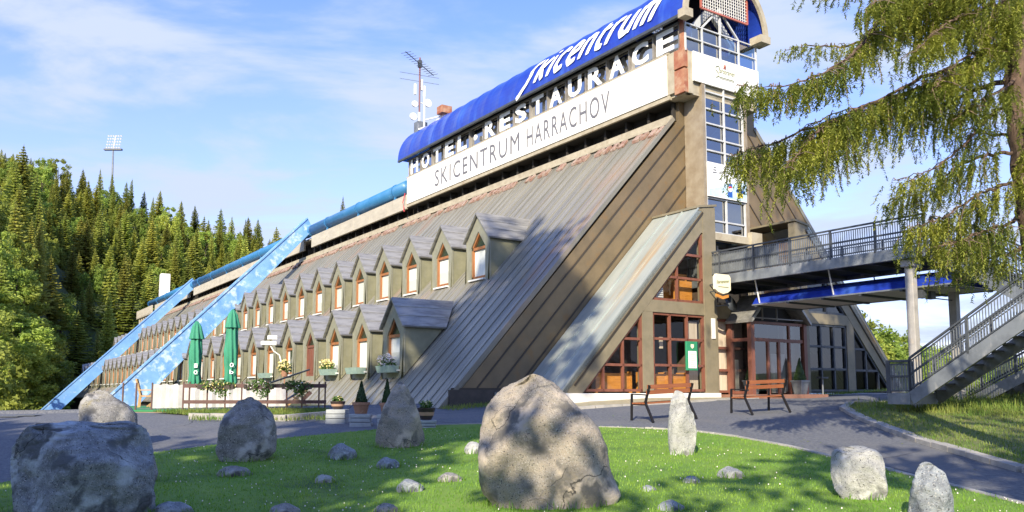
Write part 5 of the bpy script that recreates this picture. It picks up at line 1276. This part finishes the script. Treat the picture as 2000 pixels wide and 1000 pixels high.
# ------------------------------------------------------------------ floodlight mast on the ridge
t_=P(222,264,245); b_=P(219,372,245)
t=thing('floodlight_mast','tall floodlight mast with a lamp grid above the hillside trees','mast',(b_.x,245,b_.z-6))
o0=Vector((b_.x,245,b_.z-6))
b=MB(); b.tube([(0,0,0),tuple(P(221,293,245)-o0)],[.36,.24],8); b.build('pole',m_steel,t)
pc=P(221,292,245)-o0
b=MB(); b.box(pc.x-2.7,pc.x+2.7,-.5,.5,pc.z-.25,pc.z+.2); b.build('platform',m_steeld,t)
b=MB(); b.tube([(pc.x,0,pc.z),(pc.x+.6,0,pc.z+4.4)],.15,6)
for z in range(5): b.beam((pc.x-2.0+.12*z,0,pc.z+.6+.9*z),(pc.x+2.2+.12*z,0,pc.z+.6+.9*z),.06,.06)
b.build('lamp_frame',m_anw,t)
for z in range(5):
    for k in range(6):
        b=MB(); x=pc.x-1.9+.76*k+.12*z; b.tube([(x,-.3,pc.z+.55+.9*z),(x,.1,pc.z+.7+.9*z)],[.27,.14],8); b.build('lamp',m_mullw,t)
# ------------------------------------------------------------------ the larch at the right
m_lbark=M('larch bark',(.16,.105,.08),(.075,.05,.042),rough=.95,nscale=4,stretch=(1.5,1.5,.5),lo=.4,hi=.6,bump=1.0,bscale=9,c3=(.25,.19,.15),s3=9,t3=(.58,.7))
m_lleaf=M('larch needles',(.42,.44,.085),(.20,.25,.055),rough=.6,nscale=1.1,lo=.40,hi=.62,trans=.45,c3=(.46,.37,.09),s3=5,t3=(.64,.74),spec=.3)
m_twig=M('larch twig',(.20,.14,.10),(.12,.085,.065),rough=.9,nscale=5)
base=Vector((8.65,13.2,gz(8.65,13.2)))
larch=thing('larch_tree','large larch with drooping yellow green branches at the right edge','tree',base)
tp=[(2100,930),(2075,700),(2046,560),(2020,430),(2002,270),(1993,120),(1986,0),(1978,-150),(1975,-420),(1975,-800)]
_b=P(2100,930,13.2); base.x=_b.x; base.z=gz(_b.x,13.2); larch.location=base
path=[P(x,y,13.2)-base for x,y in tp]; path[0]=Vector((0,0,-.2)); path.append(path[-1]+Vector((0,.1,8.5)))
trad=[.36,.29,.265,.25,.255,.245,.23,.21,.17,.11,.03]
V=[];F=[];n=28; fine=[];fr=[]
for i in range(len(path)-1):
    for k in range(10): u=k/10; fine.append(path[i].lerp(path[i+1],u)); fr.append(trad[i]*(1-u)+trad[i+1]*u)
fine.append(path[-1]);fr.append(trad[-1])
for p,r_ in zip(fine,fr):
    for j in range(n):
        a=2*math.pi*j/n; d=Vector((math.cos(a),math.sin(a),0)); qn=noise.noise((p+d*r_)*Vector((5,5,2)).x*.6)+.6*noise.noise((p+d*r_)*9)
        V.append(tuple(p+d*r_*(1+.16*qn)))
for i in range(len(fine)-1):
    for j in range(n): a=i*n+j;c=i*n+(j+1)%n; F.append((a,c,c+n,a+n))
raw('trunk',V,F,m_lbark,larch,True)
b=MB()
for x,y,r_ in ((1966,192,.10),(1970,92,.12),(1984,330,.08)):
    b=MB(); p=P(x,y,13.05)-base; b.ell(tuple(p),(r_,r_,r_*1.1),10,6); b.build('burl',m_lbark,larch,smooth=True)
LB=MB(); lq=random.Random(99); LV=[];LF=[]
def needle_strand(p0,L,lean,seed_q):
    q=seed_q; p=Vector(p0); d=Vector((lean.x,lean.y,-1)).normalized(); step=.035; n=int(L/step); pts=[p.copy()]
    for i in range(n):
        d=(d+Vector((q.gauss(0,.07),q.gauss(0,.07),-.05))).normalized(); p=p+d*step; 
        if i%5==4: pts.append(p.copy())
        for _ in range(4):
            a=q.random()*6.283; s=Vector((math.cos(a),math.sin(a),-.7+q.gauss(0,.45))).normalized(); l=q.uniform(.04,.095)*(1-.35*i/n); w=s.cross(d).normalized()*.009
            i0=len(LV); LV.extend([tuple(p-w),tuple(p+w),tuple(p+s*l+w*.5),tuple(p+s*l-w*.5)]); LF.append((i0,i0+1,i0+2,i0+3))
    pts.append(p.copy())
    if lq.random()<.22: LB.tube(pts,[.005]*(len(pts)-1)+[.002],3,1,False)
def larch_branch(pxs,Y0,Y1,r0=.06,lmin=.25,lmax=.8,dens=1.0,spread=.42,start=.12):
    n=len(pxs); pts=[P(x,y,Y0+(Y1-Y0)*i/(n-1))-base for i,(x,y) in enumerate(pxs)]
    sm_=[]
    for i in range(n-1):
        for k in range(6):
            u=k/6; sm_.append(pts[i].lerp(pts[i+1],u)+Vector((lq.gauss(0,.012),lq.gauss(0,.012),lq.gauss(0,.015))))
    sm_.append(pts[-1]); m=len(sm_)
    LB.tube(sm_,[max(.006,r0*(1-i/m)) for i in range(m)],6,0)
    tot=0
    for i in range(m-1):
        seg=sm_[i+1]-sm_[i]; L=seg.length; f=i/m
        if f<start: continue
        cnt=L/.026*dens
        k=int(cnt)+(1 if lq.random()<cnt-int(cnt) else 0)
        d=seg.normalized(); side=Vector((-d.y,d.x,0)).normalized() if math.hypot(d.x,d.y)>.1 else Vector((1,0,0))
        for _ in range(k):
            o=sm_[i]+seg*lq.random(); off=lq.gauss(0,spread*(1-.5*f)); 
            q0=o+side*off+d*lq.uniform(0,.35)*abs(off)*1.5+Vector((0,0,-.25*abs(off)+lq.uniform(-.03,.06)))
            if lq.random()<.22: LB.tube([o,(o+q0)/2+Vector((0,0,.04)),q0],[.010,.007,.004],4,1,False)
            needle_strand(q0,lq.uniform(lmin,lmax)*(1-.5*f),Vector((lq.gauss(0,.18)+d.x*.25,lq.gauss(0,.18)+d.y*.25,0)),lq)
larch_branch([(1985,70),(1900,118),(1800,150),(1720,195),(1650,215),(1590,240)],13.2,12.2,.05,.25,.75,1.3)
larch_branch([(1985,-30),(1900,-20),(1810,10),(1720,40),(1665,105),(1600,150),(1520,170),(1440,166)],13.2,11.5,.055,.35,.95,1.7,.36)
larch_branch([(1985,115),(1880,150),(1780,178),(1700,205),(1610,240),(1520,275),(1465,292),(1428,304)],13.2,12.4,.055,.5,1.35,1.9,.36)
larch_branch([(1690,205),(1640,230),(1590,262),(1560,300),(1530,330)],12.5,12.0,.03,.5,1.3,1.9,.3)
larch_branch([(1980,-80),(1880,-85),(1760,-60),(1660,-45),(1580,-40)],13.2,13.6,.05,.3,.8,1.2)
larch_branch([(1980,-60),(1900,-40),(1820,-10),(1760,0),(1700,0)],13.2,12.6,.045,.35,1.0,1.7)
larch_branch([(1988,40),(1850,55),(1740,62),(1640,92),(1580,88),(1534,98)],13.4,14.6,.045,.15,.45,1.3,.3)
larch_branch([(1990,190),(1935,225),(1890,275),(1840,320),(1790,345),(1745,352)],13.2,12.8,.035,.25,.7,1.3)
larch_branch([(1995,300),(1930,300),(1880,320),(1830,355),(1780,380),(1735,392)],13.2,13.7,.035,.3,.85,1.7)
larch_branch([(1998,350),(1950,365),(1900,385),(1850,420),(1800,440),(1770,445)],13.2,13.2,.035,.4,1.1,2.0)
larch_branch([(2002,420),(1960,440),(1920,450),(1880,470),(1840,480)],13.2,12.7,.035,.4,1.1,2.0)
larch_branch([(2005,480),(1970,495),(1930,505),(1890,510)],13.3,13.6,.04,.3,.8,1.2)
larch_branch([(1985,10),(1950,20),(1925,45),(1910,70)],13.0,12.4,.04,.4,.9,1.2,.25)
larch_branch([(1985,-40),(1975,-20),(1968,20),(1962,45)],12.9,12.5,.03,.5,1.0,1.4,.2)
larch_branch([(2000,240),(2015,280),(2010,330),(2000,360)],12.9,12.6,.03,.3,.8,1.2,.2)
larch_branch([(2010,60),(2060,90),(2120,150),(2200,220)],13.2,13,.06,.3,.8,.5)
larch_branch([(1985,150),(1905,175),(1850,200),(1800,228),(1760,250)],13.2,13.9,.05,.3,.7,1.0)
larch_branch([(1994,260),(1940,262),(1890,250),(1850,270)],13.2,14.2,.035,.2,.5,.6)
larch_branch([(1986,0),(1940,10),(1880,30),(1830,60),(1790,100)],13.0,12.0,.04,.35,.9,1.8,.35)
larch_branch([(1988,60),(1940,90),(1890,110),(1850,140),(1820,180)],13.0,12.1,.035,.3,.8,1.6,.35)
larch_branch([(1980,-70),(1930,-60),(1860,-50),(1800,-40),(1740,-20),(1700,10)],13.0,11.8,.04,.35,1.0,1.8,.35)
larch_branch([(1990,150),(1950,180),(1900,200),(1860,235)],13.1,12.6,.03,.3,.7,1.4,.3)
# upper crown above the picture
for k in range(34):
    z=path[7].z+2.9+ (path[-1].z-path[7].z-3.5)*(k/34); a=k*2.4+.3; L=5.2*(1-.72*k/34); tip=Vector((math.cos(a)*L,math.sin(a)*L,-.18*L))
    pc=Vector((path[8].x*.9,0,z)); pts=[pc,pc+tip*.35+Vector((0,0,.1)),pc+tip*.7,pc+tip]
    LB.tube(pts,[.06,.045,.03,.008],5,0)
    for i in range(int(120*L/3)):
        f=lq.random()**.7; o=pc+tip*f+Vector((lq.gauss(0,.4),lq.gauss(0,.4),-.1)); L2=lq.uniform(.3,.9); d=Vector((lq.gauss(0,.12),lq.gauss(0,.12),-1)).normalized()
        for j in range(int(L2/.11)):
            p=o+d*(.11*j); s=Vector((lq.gauss(0,1),lq.gauss(0,1),lq.gauss(0,.5))).normalized()*.14; w=s.cross(d).normalized()*.05
            i0=len(LV); LV.extend([tuple(p-s-w),tuple(p+w),tuple(p+s),tuple(p-w)]); LF.append((i0,i0+1,i0+2,i0+3))
LB.build('limbs',[m_lbark,m_twig],larch)
raw('crown',LV,LF,m_lleaf,larch)
print('larch faces',len(LF))
# ------------------------------------------------------------------ sun and sky
EL=28.0; LD=Vector((.256,.967,0)).normalized()
LDIR=Vector((LD.x*math.cos(rad(EL)),LD.y*math.cos(rad(EL)),-math.sin(rad(EL))))
sd=bpy.data.lights.new('sun','SUN'); sd.energy=3.9; sd.angle=rad(.5); sd.color=(1.0,.89,.68)
so=bpy.data.objects.new('sun',sd); COL.objects.link(so); so.rotation_euler=LDIR.to_track_quat('-Z','Y').to_euler(); so.location=(-20,-40,40)
w=bpy.data.worlds.new('World'); sc.world=w; w.use_nodes=True; nt=w.node_tree;N=nt.nodes;L=nt.links
bg=N['Background']; bg.inputs['Strength'].default_value=.15
sky=N.new('ShaderNodeTexSky'); sky.sky_type='NISHITA'; sky.sun_disc=False; sky.sun_elevation=rad(EL); sky.sun_rotation=math.atan2(-LD.x,-LD.y); sky.altitude=700; sky.air_density=1.15; sky.dust_density=.8; sky.ozone_density=2.2
tc=N.new('ShaderNodeTexCoord'); 
sep=N.new('ShaderNodeSeparateXYZ'); L.new(tc.outputs['Generated'],sep.inputs[0])
# project direction on a cloud layer: (x,y)/(z+.12)
ad=N.new('ShaderNodeMath'); ad.operation='ADD'; ad.inputs[1].default_value=.16; L.new(sep.outputs[2],ad.inputs[0])
dv=N.new('ShaderNodeVectorMath'); dv.operation='DIVIDE'; L.new(tc.outputs['Generated'],dv.inputs[0])
cb=N.new('ShaderNodeCombineXYZ'); 
for i in range(3): L.new(ad.outputs[0],cb.inputs[i])
L.new(cb.outputs[0],dv.inputs[1])
mp=N.new('ShaderNodeMapping'); mp.inputs['Scale'].default_value=(1.25,1.9,.2); mp.inputs['Rotation'].default_value=(0,0,.35); mp.inputs['Location'].default_value=(3.1,.7,0); L.new(dv.outputs[0],mp.inputs[0])
n1=N.new('ShaderNodeTexNoise'); n1.inputs['Scale'].default_value=1.25; n1.inputs['Detail'].default_value=9; n1.inputs['Roughness'].default_value=.55; n1.inputs['Distortion'].default_value=.35; L.new(mp.outputs[0],n1.inputs[0])
r1=N.new('ShaderNodeMapRange'); r1.interpolation_type='SMOOTHSTEP'; r1.inputs[1].default_value=.43; r1.inputs[2].default_value=.62; r1.inputs[4].default_value=.92; L.new(n1.outputs[0],r1.inputs[0])
mx=N.new('ShaderNodeMix'); mx.data_type='RGBA'; rf=N.new('ShaderNodeMapRange'); rf.inputs[1].default_value=.42; rf.inputs[2].default_value=.62; rf.inputs[3].default_value=1; rf.inputs[4].default_value=.35; L.new(sep.outputs[2],rf.inputs[0])
rm=N.new('ShaderNodeMath'); rm.operation='MULTIPLY'; L.new(r1.outputs[0],rm.inputs[0]); L.new(rf.outputs[0],rm.inputs[1]); L.new(rm.outputs[0],mx.inputs[0]); tn=N.new('ShaderNodeMix'); tn.data_type='RGBA'; tn.blend_type='MULTIPLY'; tn.inputs[0].default_value=1; tn.inputs[7].default_value=(1,1,1,1); L.new(sky.outputs[0],tn.inputs[6])
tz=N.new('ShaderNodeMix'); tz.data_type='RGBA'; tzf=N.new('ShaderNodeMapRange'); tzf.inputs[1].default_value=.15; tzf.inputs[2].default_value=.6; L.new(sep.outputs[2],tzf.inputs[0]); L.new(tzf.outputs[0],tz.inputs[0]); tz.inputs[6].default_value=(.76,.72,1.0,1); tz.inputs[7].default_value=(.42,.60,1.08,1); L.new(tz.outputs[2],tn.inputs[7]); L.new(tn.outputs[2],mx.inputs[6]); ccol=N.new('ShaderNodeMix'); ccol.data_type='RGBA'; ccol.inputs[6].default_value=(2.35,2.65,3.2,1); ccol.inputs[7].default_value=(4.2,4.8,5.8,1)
cf=N.new('ShaderNodeMapRange'); cf.inputs[1].default_value=.25; cf.inputs[2].default_value=-.35; L.new(sep.outputs[1],cf.inputs[0]); L.new(cf.outputs[0],ccol.inputs[0]); L.new(ccol.outputs[2],mx.inputs[7])  # unseen clouds behind the camera made brighter, added to lift light in the shade
# thin veil toward the horizon
hz=N.new('ShaderNodeMapRange'); hz.inputs[1].default_value=.0; hz.inputs[2].default_value=.55; hz.inputs[3].default_value=.62; hz.inputs[4].default_value=.0; L.new(sep.outputs[2],hz.inputs[0])
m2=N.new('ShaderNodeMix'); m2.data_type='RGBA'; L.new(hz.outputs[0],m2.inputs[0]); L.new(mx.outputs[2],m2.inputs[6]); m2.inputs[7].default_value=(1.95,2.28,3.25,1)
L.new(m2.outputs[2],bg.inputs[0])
vs=sc.view_settings; vs.view_transform='Standard'; vs.look='None'; vs.exposure=1.08; vs.gamma=1; vs.use_curve_mapping=False
sc.cycles.use_denoising=True
sc.cycles.max_bounces=6; sc.cycles.transparent_max_bounces=16; sc.cycles.diffuse_bounces=3; sc.cycles.glossy_bounces=3
